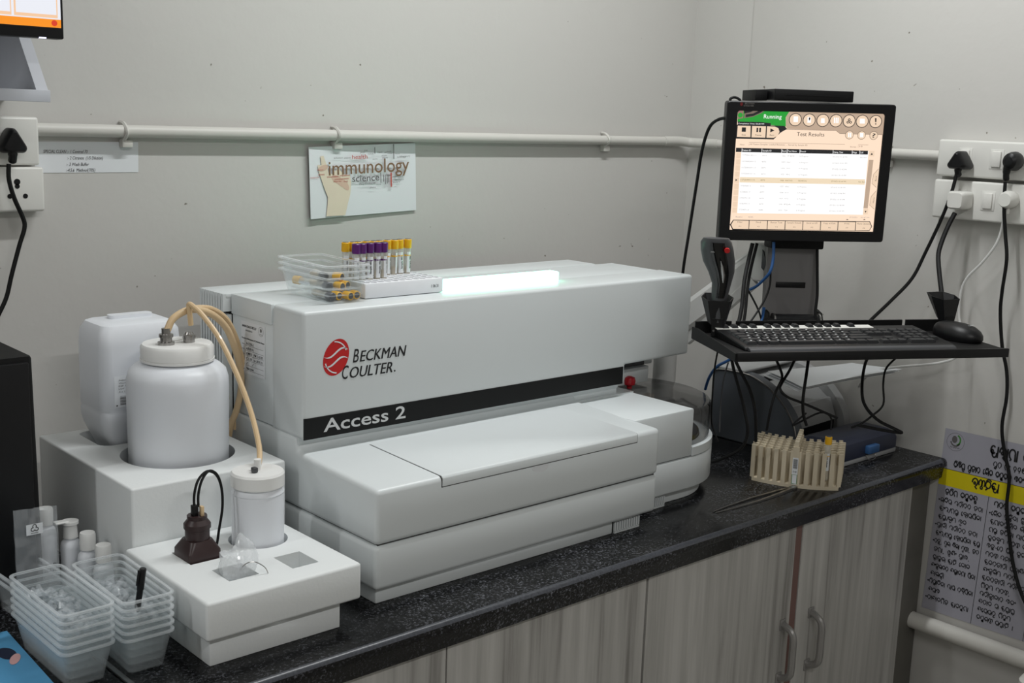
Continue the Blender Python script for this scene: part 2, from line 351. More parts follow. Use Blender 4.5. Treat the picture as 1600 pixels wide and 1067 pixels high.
# upper body
part(A, 'main_body', B().box(1.0745, 2.09, 1.818, 1.9635, z(.236), z(.457), .003).box(1.075, 1.885, 1.735, 1.82, z(.22), z(.45)), WHITE_SHELL)
part(A, 'side_cap', B().box(1.0715, 1.1, 1.8195, 1.9625, z(.42), z(.4575), .002), WHITE_SHELL)
part(A, 'rear_plate', B().box(1.0745, 1.93, 1.80, 1.9635, z(.02), z(.2345), .003), WHITE_SHELL)
fp = [(1.072, z(.2325)), (1.885, z(.2325)), (1.885, z(.274)), (2.095, z(.276)), (2.095, z(.4585)), (1.072, z(.4585))]
part(A, 'front_panel', B().prism(fp, 'y', 1.715, 1.8165, .007, 3), WHITE_SHELL)
part(A, 'deck_upstand', B().box(1.745, 1.8845, 1.7365, 1.96, z(.2), z(.236), .002), WHITE_SHELL)
part(A, 'sampling_bay', B().box(1.887, 2.03, 1.79, 1.96, z(.245), z(.29)), DKGREY)
part(A, 'bay_sill', B().box(1.887, 2.03, 1.775, 1.96, z(.208), z(.245), .002), WHITE_SHELL)
FR = frame((0, 1.715, T), (1, 0, 0), (0, 0, 1))
part(A, 'black_strip', B().box(1.0735, 1.8775, 1.7142, 1.7165, z(.2335), z(.2715)), BLACKGLOSS, label='black name strip')
part(A, 'model_lettering', B().text(FR, 'Access 2', 1.113, 1.291, .243, .0235, .0012, 0, .012), LIGHTINK, label='pale lettering Access 2')
ex, ez = 1.1385, .3735
e = part(A, 'brand_emblem', B().ell(FR, ex, ez, .0255, .0335, .0004, 40, -.42), RED, label='red oval emblem with white swirl lines')
b = B()
b.ribbon(FR, [(ex + .026 * math.cos(t) - .004, ez + .026 * math.sin(t) + .002) for t in [math.radians(20 + 7 * i) for i in range(11)]], .0022, .0008)
b.ribbon(FR, [(ex + .026 * math.cos(t) + .003, ez + .026 * math.sin(t) - .002) for t in [math.radians(195 + 7 * i) for i in range(11)]], .0022, .0008)
for dz in (.007, -.009):
    b.poly(FR, [(ex + .05 * (t - .5), ez + dz + .0075 * math.sin((t - .5) * 5) + .004 * math.sin(math.pi * t)) for t in [i / 14 for i in range(15)]] + [(ex + .05 * (t - .5), ez + dz + .0075 * math.sin((t - .5) * 5) - .0002) for t in [1 - i / 14 for i in range(15)]], .0008)
part(e, 'swirl', b, PAPER)
b = B(); b.text(FR, 'B', 1.1735, 1.186, .360, .0245, .0006, .22, .006).text(FR, 'ECKMAN', 1.188, 1.290, .360, .0200, .0006, .22, 0).text(FR, 'ECKMAN', 1.1888, 1.2908, .3602, .0200, .0007, .22, 0)
b.text(FR, 'C', 1.151, 1.165, .3325, .0245, .0006, .22, .006).text(FR, 'OULTER', 1.167, 1.2592, .3325, .0200, .0006, .22, 0).text(FR, 'OULTER', 1.1678, 1.26, .3327, .0200, .0007, .22, 0).ell(FR, 1.265, .3345, .0018, .0018, .0006, 10)
part(A, 'brand_lettering', b, INK, label='black italic lettering BECKMAN COULTER')
m = emit('glow_bar', (140, 255, 200), 6.5)
part(A, 'light_bar', B().box(1.443, 1.742, 1.786, 1.814, z(.4575), z(.4785), .003), m, label='glowing pale green light bar')
# rear cooling section
b = B().box(1.0745, 2.03, 1.9645, 2.055, z(.03), z(.448))
part(A, 'rear_housing', b, BLACKMAT)
b = B().box(1.062, 2.035, 1.9645, 2.058, z(.4485), z(.4575), .002)
for i in range(9):
    yy = 1.9655 + i * .0102; b.box(1.056, 1.076, yy, yy + .0055, z(.03), z(.418)); b.box(1.0565, 1.076, yy - .0002, yy + .008, z(.424), z(.457))
part(A, 'cooling_fins', b, WHITE_SHELL, label='row of upright cooling fins')
part(A, 'duct_cover', B().box(1.9, 2.04, 2.03, 2.062, z(.1), z(.456), .003), WHITE_SHELL)
# smoked dome, turntable and knob
b = B(); R0 = .182
b.loft([[(x, y, zz) for x, y in arc(r)] for r, zz in ((R0, z(.117)), (R0, z(.190)), (R0 - .003, z(.1975)), (R0 - .010, z(.2005)), (.09, z(.2015)), (.002, z(.202)))], False, False)
for i in range(len(b.f) - 1, -1, -1):
    if all(v % 29 in (0, 28) for v in b.f[i]): b.f.pop(i)
part(A, 'smoked_dome', b, SMOKE, label='smoked transparent turntable dome')
tt = part(A, 'turntable', B().prism(arc(.16), 'z', z(.118), z(.128), .001, 1), BLACKPL)
for i in range(7):
    a = math.radians(-75 + i * 24); part(tt, 'reagent_pack', B().xf(Matrix()).box(-.02, .02, -.012, .012, 0, .045, .003).xf(Matrix.Translation((1.93 + .12 * math.cos(a), 1.743 + .12 * math.sin(a), z(.128))) @ Matrix.Rotation(a, 4, 'Z')), [DKGREY, HOSE, STONE][i % 3])
part(A, 'dome_knob', B().lathe([(.006, 0), (.006, .006), (.0125, .009), (.0135, .018), (.0115, .025), (.004, .028)], (1.962, 1.77, z(.2015)), 20), mat('red_knob', (176, 18, 34), .3), label='round red knob')
# service sticker on the left side
FS = frame((1.0743, 0, T), (0, -1, 0), (0, 0, 1)); b = B().rect(FS, -1.93, -1.845, .316, .413, .0003)
st = part(A, 'service_sticker', b, PAPER, label='white maintenance sticker with handwriting')
b = B().text(FS, 'AHANA DIAGCARE LLP', -1.926, -1.875, .402, .0045, .0006, 0, .02).text(FS, 'BHUBANESWAR', -1.913, -1.889, .395, .003, .0006)
b.text(FS, 'Preventive Maintenance & Calibration Status', -1.927, -1.848, .380, .003, .0006, 0, .02)
for i, (l, h) in enumerate((('S.Name', 'ACCESS-2'), ('S.No', 'AGR-09-576'), ('Date', '05MDS   PM 1.10.20'), ('Next', 'C.1.20   to 30.9.21'), ('Sign', '   /     /'), ('By', 'Narayan'))):
    y0 = .3695 - i * .0092; b.text(FS, l, -1.9265, -1.9175, y0, .0026, .0006).text(FS, h, -1.912, -1.885 if len(h) < 12 else -1.853, y0 + .0008, .0046, .0006, .3, .01).rect(FS, -1.914, -1.85, y0 - .0012, y0 - .0008, .0006)
part(st, 'lettering', b, INK)
b = B()
for i in range(24):
    pass
b.ribbon(FS, [(-1.859 + .0085 * math.cos(math.radians(a)), .4015 + .0085 * math.sin(math.radians(a))) for a in range(0, 361, 15)], .0005, .0006)
b.ell(FS, -1.859, .4035, .003, .0035, .0006).text(FS, 'AHANA', -1.864, -1.854, .3955, .0018, .0006)
part(st, 'round_stamp', b, GREYINK)

# ------------------------------------------------------------------ fluid tray left of the analyzer
F = thing('fluid_tray', 'stepped white foam fluid tray holding bottles beside the analyzer', 'tray', (.9, 1.78, T))
part(F, 'tray_plinth', B().box(.764, .988, 1.472, 1.725, z(0), z(.046), .002), FOAM)
low = B().box(.752, 1.017, 1.456, 1.7265, z(.0455), z(.105), .005, 3)
c = B().box(.919, .966, 1.499, 1.556, z(.05), z(.12)).box(.818, .868, 1.511, 1.566, z(.06), z(.12)).box(.803, .859, 1.604, 1.668, z(.085), z(.12)).lathe([(.048, 0), (.048, .06)], (.943, 1.645, z(.083)), 40)
part(F, 'front_step', cut(low, c), FOAM)
up = B().box(.766, 1.045, 1.7275, 2.115, z(0), z(.2), .004, 3)
up = cut(up, B().lathe([(.097, 0), (.097, .1)], (.918, 1.874, z(.15)), 56))
part(F, 'rear_step', cut(up, B().loft([rrect(.088, .058, .02, zz, (.915, 2.038)) for zz in (z(.165), z(.25))])), FOAM)

# big round bottle
c = (.920, 1.874, z(.1505)); W_ = thing('waste_bottle', 'wide round milky plastic bottle with two hose fittings in its lid', 'bottle', c)
part(W_, 'bottle_body', B().lathe([(.072, 0), (.080, .003), (.0845, .012), (.086, .17), (.0855, .185), (.0815, .199), (.072, .208), (.061, .212), (.055, .2135), (.055, .222)], c, 48), HDPE)
b = B(); n = 96; pr = [(.0590, .219), (.0608, .221), (.0608, .240), (.0580, .2445), (.054, .2455)]
b.loft([[(c[0] + (r + (.0006 if i % 2 and 0 < j < 3 else 0)) * math.cos(2 * math.pi * i / n), c[1] + (r + (.0006 if i % 2 and 0 < j < 3 else 0)) * math.sin(2 * math.pi * i / n), c[2] + zz) for i in range(n)] for j, (r, zz) in enumerate(pr)])
b.lathe([(.0625, .216), (.0625, .220)], c, 48)
cp = part(W_, 'ribbed_lid', b, CAPWHITE)
zc = c[2] + .2455
part(cp, 'hose_fitting', B().lathe([(.014, 0), (.014, .005), (.010, .006), (.010, .012), (.012, .013), (.012, .018), (.0075, .019), (.0075, .028)], (.896, 1.866, zc), 16), STEEL)
part(cp, 'hose_fitting', B().lathe([(.010, 0), (.010, .006), (.011, .0065), (.011, .013), (.008, .014), (.006, .018)], (.938, 1.866, zc), 12), STEEL)
part(W_, 'warning_sticker', B().add([Vector(c) + Vector(((.0864) * math.cos(a), (.0864) * math.sin(a), h)) for a, h in ((-.52, .142), (-.40, .142), (-.46, .154))], [(0, 1, 2)]), YELLOW)
# square jug
J = thing('buffer_jug', 'square milky plastic jug standing upside down behind the round bottle', 'jug', (.915, 2.034, z(.1655)))
g = lambda hw, hd, r, zz: rrect(hw, hd, r, z(zz), (.906, 2.034), 5)
part(J, 'jug_body', B().loft([g(.045, .04, .015, .168), g(.05, .044, .016, .175), g(.072, .056, .018, .225), g(.0765, .0585, .020, .24), g(.0765, .0585, .020, .255), g(.0755, .0575, .020, .259), g(.0765, .0585, .02, .263), g(.0765, .0585, .02, .375), g(.075, .057, .02, .398), g(.067, .049, .018, .412), g(.059, .041, .014, .415)]).loft([rrect(.04, .012, .008, z(zz), (.915, 2.05), 5) for zz in (.405, .417, .421)]), HDPE)
jf = frame((0, 1.9752, T), (1, 0, 0), (0, 0, 1))
js = part(J, 'jug_label', B().rect(jf, .850, .905, .268, .325, 0), PAPER)
b = B()
for i in range(5): b.text(jf, ['Analyzer System', 'Wash Buffer', 'REF A16793', 'LOT 825417', '4 x 1950 mL'][i], .858, .888, .316 - i * .0052, .0026, .0005)
for i in range(9): b.rect(jf, .860, .878, .274 + i * .0018, .2728 + i * .0018 + .0004 * (i % 3), .0005)
b.ell(jf, .854, .272, .0016, .0016, .0005, 8); part(js, 'lettering', b, GREYINK)
# small bottle in the lower step
c = (.943, 1.645, z(.0835)); S_ = thing('round_reagent_bottle', 'slim cylindrical milky bottle with one hose in the front tray step', 'bottle', c)
part(S_, 'bottle_body', B().lathe([(.038, 0), (.042, .004), (.042, .098), (.0415, .101), (.0425, .103), (.0415, .106), (.04, .11), (.036, .113), (.036, .12)], c, 40), HDPE)
sl = part(S_, 'screw_lid', B().lathe([(.0415, .113), (.043, .115), (.043, .134), (.0405, .1375), (.030, .138)], c, 40), CAPWHITE)
part(sl, 'hose_fitting', B().lathe([(.0045, 0), (.0045, .006), (.006, .0065), (.006, .018)], (.943, 1.645, c[2] + .138), 12), CAPWHITE)
part(sl, 'hose_clip', B().box(.927, .936, 1.630, 1.640, c[2] + .1382, c[2] + .147, .002), DKGREY)
# hoses
hz = zc
single('drain_hose', B().tube([(.896, 1.866, hz + .020), (0.899, 1.866, 1.271), (0.912, 1.868, 1.29), (0.945, 1.872, 1.301), (0.985, 1.88, 1.29), (1.02, 1.89, 1.262), (1.044, 1.9, 1.22), (1.064, 1.915, 1.17), (1.069, 1.925, 1.129), (1.065, 1.935, 1.091), (1.06, 1.945, 1.065), (1.058, 1.955, 1.029)], .0062, 12), HOSE, 'thick beige hose arching from the round bottle lid towards the analyzer fins', 'hose')
single('drain_hose', B().tube([(0.959, 1.885, 1.301), (0.996, 1.895, 1.295), (1.032, 1.905, 1.27), (1.058, 1.915, 1.225), (1.078, 1.927, 1.167), (1.083, 1.938, 1.125), (1.079, 1.948, 1.083), (1.072, 1.955, 1.051)], .0050, 10), HOSE, 'second beige hose running close behind the thick arched one', 'hose')
single('supply_hose', B().tube([(.940, 1.862, hz + .030), (.9375, 1.861, hz + .050), (.936, 1.86, hz + .066), (.940, 1.853, hz + .064), (.950, 1.835, hz + .048), (.962, 1.80, hz + .012), (.970, 1.755, hz - .045), (.972, 1.715, hz - .10), (.963, 1.675, hz - .145), (.950, 1.652, hz - .165), (.944, 1.646, c[2] + .150)], .0046, 10), HOSE, 'thin beige hose sloping from the round bottle down to the slim bottle', 'hose')
# brown level sensor plug
Bp = thing('sensor_plug', 'dark brown sensor plug with looped black cable on the front tray step', 'plug', (.831, 1.636, z(.0855)))
g = lambda h, r, zz: rrect(h, h, r, z(zz), (.831, 1.636), 4)
part(Bp, 'square_base', B().loft([g(.026, .004, .086), g(.028, .005, .092), g(.0275, .006, .117), g(.019, .008, .133)]), BROWN)
part(Bp, 'collar', B().lathe([(.019, 0), (.019, .018), (.021, .019), (.021, .027), (.0155, .034), (.0155, .04)], (.831, 1.636, z(.131)), 12), BROWN)
part(Bp, 'connector', B().box(.822, .831, 1.630, 1.640, z(.170), z(.188), .001), BLACKPL)
part(Bp, 'connector', B().box(.8335, .8385, 1.626, 1.634, z(.170), z(.186), .0008), HOSE, label='tan connector')
for dx in (0, .007):
    part(Bp, 'cable_loop', B().tube([(.826 + dx, 1.635, z(.184)), (.827 + dx, 1.636, z(.205)), (.835 + dx, 1.638, z(.226)), (.852 + dx * .6, 1.642, z(.236)), (.870 + dx * .2, 1.646, z(.226)), (.880, 1.648, z(.202)), (.880, 1.646, z(.170)), (.872, 1.643, z(.135)), (.866, 1.64, z(.113)), (.857, 1.636, z(.109))], .0021, 8), CABLE)
# crumpled bag stuffed in the other hollow
def crumple(name, cx, cy, z0, sx, sy, sz, seed, m, label, cat, spikes=.35, kind=None):
    rnd = random.Random(seed); b = B(); b.ball((0, 0, 0), 1, 34, 22); P = []
    dirs = [(Vector((rnd.gauss(0, 1), rnd.gauss(0, 1), rnd.gauss(0, 1) + .2)).normalized(), rnd.uniform(-spikes, spikes * 1.6), rnd.uniform(8, 60)) for _ in range(120)]
    for v in b.v:
        n = v.normalized(); d = 1
        for q, a, k in dirs: d += a * math.exp(-k * (1 - n.dot(q)))
        P.append(n * max(.35, d))
    zz = [p.z for p in P]; lo, hi = min(zz), max(zz)
    b.v = [Vector((cx + p.x * sx, cy + p.y * sy, z0 + (p.z - lo) / (hi - lo) * sz)) for p in P]
    return single(name, b, m, label, cat, ang=6, kind=kind)
crumple('crumpled_bag', .850, 1.541, z(.0605), .022, .024, .098, 9, BAGFILM, 'crumpled clear plastic bag stuffed in a square hollow of the tray', 'bag', .26)
single('wire_tie', B().tube([(.842, 1.524, z(.112)), (.848, 1.516, z(.124)), (.860, 1.510, z(.126)), (.874, 1.506, z(.116)), (.879, 1.504, z(.1055))], .0008, 6), STEEL, 'thin wire bent over the crumpled bag', 'wire')

# ------------------------------------------------------------------ conduit along the walls
CP = thing('conduit_pipe', 'painted horizontal conduit pipe running along the back wall and round the corner', 'pipe', (1.8, 2.262, z(.735)))
part(CP, 'pipe', B().tube([(.80, 2.262, z(.742)), (1.8, 2.262, z(.740)), (2.60, 2.262, z(.740))], .0125, 12, 2), PIPE)
part(CP, 'pipe_elbow', B().tube([(2.595, 2.262, z(.740)), (2.65, 2.259, z(.741)), (2.69, 2.245, z(.738)), (2.703, 2.20, z(.737)), (2.702, 2.15, z(.737))], .0138, 12, 4), PIPE)
part(CP, 'pipe', B().tube([(2.702, 2.155, z(.737)), (2.702, 1.475, z(.737))], .0125, 12, 1), PIPE)
for x in (1.008, 1.498, 2.36):
    cl = part(CP, 'saddle_clip', B().tube([(x, 2.2795, z(.758)), (x, 2.262, z(.7555)), (x, 2.2475, z(.741)), (x, 2.262, z(.7265)), (x, 2.2795, z(.722))], .0042, 6), PIPE)
    part(cl, 'clip_foot', B().box(x - .004, x + .018, 2.262, 2.2795, z(.710), z(.724), .002), PIPE)
for y in (1.99, 1.62):
    cl = part(CP, 'saddle_clip', B().tube([(2.7195, y, z(.754)), (2.702, y, z(.7525)), (2.6875, y, z(.737)), (2.702, y, z(.7225)), (2.7195, y, z(.716))], .0042, 6), PIPE)
    part(cl, 'clip_foot', B().box(2.706, 2.7195, y - .01, y + .006, z(.702), z(.719), .002), PIPE)
single('drain_pipe', B().tube([(2.695, 1.60, z(-.43)), (2.695, .6, z(-.43))], .021, 16, 1), PIPE, 'thick stained waste pipe along the right wall below the notice', 'pipe')

# ------------------------------------------------------------------ papers on the back wall
N_ = thing('cleaning_note', 'narrow white note headed SPECIAL CLEAN taped to the wall', 'note', (0.936, 2.279, 1.511))
BW = BACK(2.2795); p = [(0.839, 2.279, 1.511), (1.043, 2.279, 1.511), (1.044, 2.279, 1.57), (0.838, 2.279, 1.569)]
sh = part(N_, 'sheet', B().poly(BW, [(q[0], q[2]) for q in p], .0004), PAPER)
b = B(); x0 = 0.856
def noteline(t, a, c, pa): b.text(BW, t, a[0], c[0], a[2], .0082, .0008, .25, .006)
b.text(BW, 'SPECIAL CLEAN :- 1 Contrad 70', 0.856, 0.941, (0.856, 2.279, 1.548)[2], .0062, .0008, .22, 0)
b.text(BW, ':- 2 Citranox  (1/5 Dilution)', 0.901, 0.971, (0.901, 2.279, 1.536)[2], .0062, .0008, .22, 0)
b.text(BW, ':- 3 Wash Buffer', 0.899, 0.943, (0.899, 2.279, 1.524)[2], .0062, .0008, .22, 0)
b.text(BW, ':-4,5,6  Methnol(70%)', 0.898, 0.955, (0.898, 2.279, 1.513)[2], .0060, .0008, .22, 0)
b.rect(BW, 0.856, 0.9, (0.856, 2.279, 1.547)[2], (0.856, 2.279, 1.547)[2], .0008)
part(sh, 'lettering', b, INK)

I_ = thing('immunology_poster', 'white word cloud poster headed immunology with a printed hand', 'poster', (1.577, 2.275, 1.405))
PF = frame((1.437, 2.27, 1.406), (.303, .0, .012), (-.006, 0, .155))
pw = lambda px, py: (px, py)
# sheet coordinates follow a 300 x 190 mm leaf, slightly curled off the wall
def IP(cx, cy):      # crop pixels of the leaf -> metres on the leaf
    fy = (cy - 170) / (720 - 170); xl = 325 + 27 * fy; xr = 1212 + 12 * fy; fx = (cx - xl) / (xr - xl)
    top = 190 - 25 * fx; bot = 752 - 70 * fx; return (fx * .297, (1 - (cy - top) / (bot - top)) * .158)
sheet = B(); n = 16
for k in (0, 1):
    pass
pts = []
for i in range(n + 1):
    fx = i / n; curl = .006 * (1 - fx) ** 2
    for hgt in (0, .158): pts.append(PF[0] + PF[1] * fx * .297 + PF[2] * hgt + PF[1].cross(PF[2]) * (curl - .004) + Vector((0, .0005, 0)))
sheet.add(pts, [(2 * i, 2 * i + 2, 2 * i + 3, 2 * i + 1) for i in range(n)])
sh = part(I_, 'sheet', sheet, PAPER)
NP = .0026
hand = [(415, 262), (440, 258), (455, 300), (470, 340), (480, 390), (510, 400), (540, 370), (560, 355), (575, 375), (600, 400), (650, 410), (662, 470), (655, 560), (640, 620), (625, 690), (618, 722), (470, 730), (478, 640), (480, 580), (455, 520), (430, 450), (405, 380), (395, 330), (425, 330)]
part(sh, 'printed_hand', B().poly(PF, [IP(*q) for q in hand], NP), SKIN)
b = B()
for k, (cx, cy, rx, ry, ro) in enumerate(((548, 442, .0155, .0085, -.5), (578, 462, .0160, .0080, -.7), (612, 484, .0150, .0075, -.9), (438, 352, .0130, .0060, .25))):
    q = IP(cx, cy); b.ell(PF, q[0], q[1], rx, ry, NP + .0002 + .0001 * k, 18, ro)
part(sh, 'printed_fingers', b, mat('printed_skin_pink', (214, 184, 164), .6))
def iw(b, t, xa, xb, yb, capx, wt=.0, sh_=0):
    a, c_ = IP(xa, yb), IP(xb, yb); b.text(PF, t, a[0], c_[0], (a[1] + c_[1]) / 2, capx / 565 * .158, NP + .0006, sh_, wt)
b = B()
iw(b, 'immunology', 482, 1143, 392, 115, .004)
b.v = b.v; part(sh, 'headline', b, BROWNP, label='large brown word immunology')
b = B(); iw(b, 'science', 668, 890, 455, 55, .008); part(sh, 'printed_word', b, GREYINK); b = B(); iw(b, 'disease', 770, 858, 480, 22); part(sh, 'printed_word', b, GREYINK); b = B()
for t, xa, xb, yb in (('experiment', 1000, 1090, 425), ('research', 870, 912, 238), ('vaccine', 830, 872, 290), ('antibody', 912, 958, 280), ('solution', 520, 590, 280), ('analysis', 600, 655, 280), ('medicine', 792, 838, 250), ('biology', 1040, 1115, 275), ('cells', 930, 948, 240), ('study', 950, 990, 232), ('immune', 955, 995, 246), ('protein', 908, 950, 262), ('plasma', 812, 860, 510), ('blood', 868, 903, 485), ('allergy', 722, 770, 482), ('virus', 1000, 1030, 450), ('antigen', 1030, 1095, 448), ('bacteria', 1005, 1065, 468), ('genetic', 730, 770, 238), ('test', 762, 790, 224), ('infection', 1020, 1060, 250), ('laboratory', 1060, 1150, 270)):
    iw(b, t, xa, xb, yb, 13 if t != 'experiment' else 18); part(sh, 'printed_word', b, GREYINK); b = B()
for xx, ya, yb in ((850, 195, 245), (1008, 172, 285), (902, 390, 470), (925, 405, 460), (940, 405, 480), (955, 400, 475), (968, 400, 465)):
    q0, q1 = IP(xx - 1.6, yb), IP(xx + 1.6, ya); b.rect(PF, q0[0], q1[0], q0[1], q1[1], NP + .0006); part(sh, 'upright_word', b, GREYINK); b = B()
b = B(); iw(b, 'health', 665, 790, 283, 34, .006); part(sh, 'printed_word', b, REDP); b = B()
for t, xa, xb, yb in (('immunization', 470, 560, 425), ('population', 570, 650, 415), ('scientist', 530, 590, 445), ('disorder', 520, 585, 462), ('system', 590, 640, 440), ('treatment', 340, 410, 432), ('doctor', 392, 440, 372), ('patient', 400, 450, 408), ('clinical', 600, 632, 462)):
    iw(b, t, xa, xb, yb, 14); part(sh, 'printed_word', b, REDP); b = B()
q0, q1 = IP(985, 500), IP(994, 390); b.rect(PF, q0[0], q1[0], q0[1], q1[1], NP + .0006)
part(sh, 'upright_word', b, REDP)

# ------------------------------------------------------------------ wall sockets
def switch(par, o, r, u, w_=.022, h_=.036):
    o, r, u = Vector(o), Vector(r), Vector(u); n_ = r.cross(u)
    def bx(b, x0, x1, y0, y1, d0, d1, bev):
        q = B().box(x0, x1, y0, y1, d0, d1, bev, 2); M = Matrix((r, u, n_)).transposed().to_4x4(); M.translation = o; q.xf(M); b.add(q.v, q.f)
    b = B(); bx(b, -w_ * .75, w_ * .75, -h_ * .62, h_ * .62, -.001, .0012, .0005); f_ = part(par, 'switch_frame', b, SOCKET)
    b = B(); bx(b, -w_ / 2, w_ / 2, -h_ / 2, h_ / 2, 0, .0055, .002); part(f_, 'rocker', b, SOCKET)
def oriented(b, o, r, u):
    r, u = Vector(r), Vector(u); M = Matrix((r, u, r.cross(u))).transposed().to_4x4(); M.translation = Vector(o); return b.xf(M)
def board(label, o, r, u, w_, h_, dep, name='socket_board'):
    t = thing(name, label, 'socket board', Vector(o)); b = oriented(B().box(-w_ / 2, w_ / 2, -h_ / 2, h_ / 2, .0005, dep, .005, 3), o, r, u); part(t, 'box', b, SOCKET); return t
def holes(par, o, r, u, pts):
    for px, py, rr in pts: part(par, 'pin_hole', oriented(B().cyl((px, py, -.001), (px, py, .0006), rr, n=14), o, r, u), BLACKMAT)
X_, Y_, Z_ = (1, 0, 0), (0, -1, 0), (0, 0, 1)
# left pair, on the back wall
lt = board('upper white socket board at the left edge with a black plug in it', (.727, 2.28, z(.7205)), X_, Z_, .222, .088, .032)
lb = board('lower white socket board at the left edge with open pin holes', (.730, 2.28, z(.633)), X_, Z_, .226, .082, .036)
holes(lb, (.805, 2.244, z(.633)), X_, Z_, [(-.012, .014, .0058), (-.012, .006, .0045), (-.026, -.012, .0045), (.002, -.012, .0045)])
switch(lt, (.70, 2.248, z(.72)), Vector(X_), Vector(Z_)); switch(lb, (.70, 2.244, z(.633)), Vector(X_), Vector(Z_))
def tri_plug(par_label, o, r, u, s, m, dep=.04, name='power_plug'):
    t = thing(name, par_label, 'plug', Vector(o)); L = []
    for k, d in ((.92, 0), (1, .006), (1, dep - .012), (.86, dep - .003), (.7, dep)):
        pts = []
        for cx, cy, rr in ((0, .62, .30), (-.62, -.42, .30), (.62, -.42, .30)):
            a0 = math.atan2(cy, cx)
            for i in range(-3, 4): pts.append(((cx + rr * math.cos(a0 + i * .33)) * s * k, (cy + rr * math.sin(a0 + i * .33)) * s * k, d))
        L.append(pts)
    part(t, 'plug_body', oriented(B().loft(L), o, r, u), m)
    part(t, 'strain_relief', oriented(B().tube([(0, -.55 * s, dep * .6), (0, -.95 * s, dep * .62), (0, -1.35 * s, dep * .5)], [.0085, .0075, .006], 10, 4), o, r, u), m)
    return t
pl = (0.78, 2.22, 1.57)
tri_plug('black three pin plug in the upper left socket board', (pl[0], 2.2475, pl[2]), X_, Z_, .027, BLACKPL)
single('power_cable', B().tube([(0.772, 2.222, 1.531), (0.771, 2.222, 1.503), (0.779, 2.222, 1.469), (0.794, 2.225, 1.433), (0.796, 2.225, 1.414), (0.785, 2.225, 1.381), (0.769, 2.225, 1.328), (0.758, 2.225, 1.288), (0.741, 2.225, 1.254), (0.721, 2.225, 1.214)], .0042, 8), CABLE, 'black cable hanging from the plug on the left socket board', 'cable')
# right pair, on the side wall
rt = board('upper white socket board on the right wall with two black plugs', (2.72, 1.32, z(.7335)), Y_, Z_, .312, .086, .034)
rb = board('lower white socket board on the right wall with two white plugs', (2.72, 1.315, z(.637)), Y_, Z_, .318, .091, .040)
for yy in (1.405, 1.328): switch(rt, (2.686, yy, z(.736)), Vector(Y_), Vector(Z_))
for yy in (1.405, 1.335): switch(rb, (2.680, yy, z(.640)), Vector(Y_), Vector(Z_))
q = (2.66, 1.404, 1.578); p1 = tri_plug('black triangular plug at the left of the upper right wall socket board', (2.6855, q[1], q[2]), Y_, Z_, .0255, BLACKPL, .048)
q = (2.66, 1.281, 1.584); t = thing('power_plug', 'round black plug at the right of the upper right wall socket board', 'plug', (2.6855, q[1], q[2]))
part(t, 'plug_body', oriented(B().loft([[(.019 * k * math.cos(a * math.pi / 12), .021 * k * math.sin(a * math.pi / 12) , d) for a in range(24)] for k, d in ((.95, 0), (1.05, .008), (1, .022), (.85, .034), (.5, .039))]), (2.6855, q[1], q[2]), Y_, Z_), BLACKPL)
part(t, 'strain_relief', oriented(B().tube([(-.009, -.008, .022), (-.010, -.03, .022), (-.009, -.044, .020)], [.0085, .007, .0055], 10, 4), (2.6855, q[1], q[2]), Y_, Z_), BLACKPL)
q = (2.65, 1.393, 1.488); t = thing('power_plug', 'bulky white plug with black lead in the lower right wall board', 'plug', (2.6795, q[1], q[2]))
part(t, 'plug_body', oriented(B().loft([rrect(.021, .021, .008, d) if 0 else [(a * k, c * k, d) for a, c, _ in rrect(.022, .021, .009, 0)] for k, d in ((.96, 0), (1, .004), (1, .038), (.8, .047))]), (2.6795, q[1], q[2]), Y_, Z_), SOCKET)
q = (2.65, 1.279, 1.496); t = thing('power_plug', 'rounded white plug with thin white lead in the lower right wall board', 'plug', (2.6795, q[1], q[2]))
part(t, 'plug_body', oriented(B().loft([[(.019 * k * math.cos(a * math.pi / 12), (.022 if a < 12 else .018) * k * math.sin(a * math.pi / 12), d) for a in range(24)] for k, d in ((.95, 0), (1, .005), (1, .026), (.75, .036))]), (2.6795, q[1], q[2]), Y_, Z_), SOCKET)
part(t, 'strain_relief', oriented(B().tube([(0, -.014, .016), (0, -.03, .016)], .005, 10, 2), (2.6795, q[1], q[2]), Y_, Z_), SOCKET)

# ------------------------------------------------------------------ shelf and display at the upper left
sh0 = (0.79, 2.06, 1.663); sh1 = (0.789, 2.06, 1.643)
SHW = mat('shelf_white', (196, 199, 206), .45)
SG = thing('wall_shelf', 'pale wall shelf with a sloping end bracket at the upper left', 'shelf', (.6, 2.2, sh1[2]))
part(SG, 'board', B().box(.3, sh0[0], 2.06, 2.2795, sh1[2], sh0[2], .001), SHW)
a0, a1 = (0.795, 2.075, 1.662), (0.815, 2.18, 1.75)
zt = sh0[2]
part(SG, 'end_bracket', B().prism([(2.068, zt), (2.2795, zt), (2.2795, zt + .165), (2.20, zt + .165)], 'x', sh0[0] - .021, sh0[0] - .001), SHW)
part(SG, 'back_rail', B().box(.3, sh0[0] - .022, 2.262, 2.2795, zt, zt + .14), SHW)
b = B().loft([rrect(.05, .03, .012, zz, (.66, 2.15)) for zz in (zt + .0005, zt + .014, zt + .018)]); single('small_black_device', b, BLACKPL, 'low black device lying on the upper left shelf', 'device')
DS = thing('wall_display', 'black wall display with orange bar on its screen, cut by the left edge', 'display', (0.75, 2.0, 1.743))
d0 = (0.793, 2.0, 1.745); d1 = (0.788, 2.0, 1.763)
part(DS, 'housing', B().box(.40, d0[0], 2.0, 2.03, d0[2], d0[2] + .30, .003), BLACKPL)
part(DS, 'wall_mount', B().box(.5, .7, 2.03, 2.262, d0[2] + .12, d0[2] + .22), BLACKMAT)
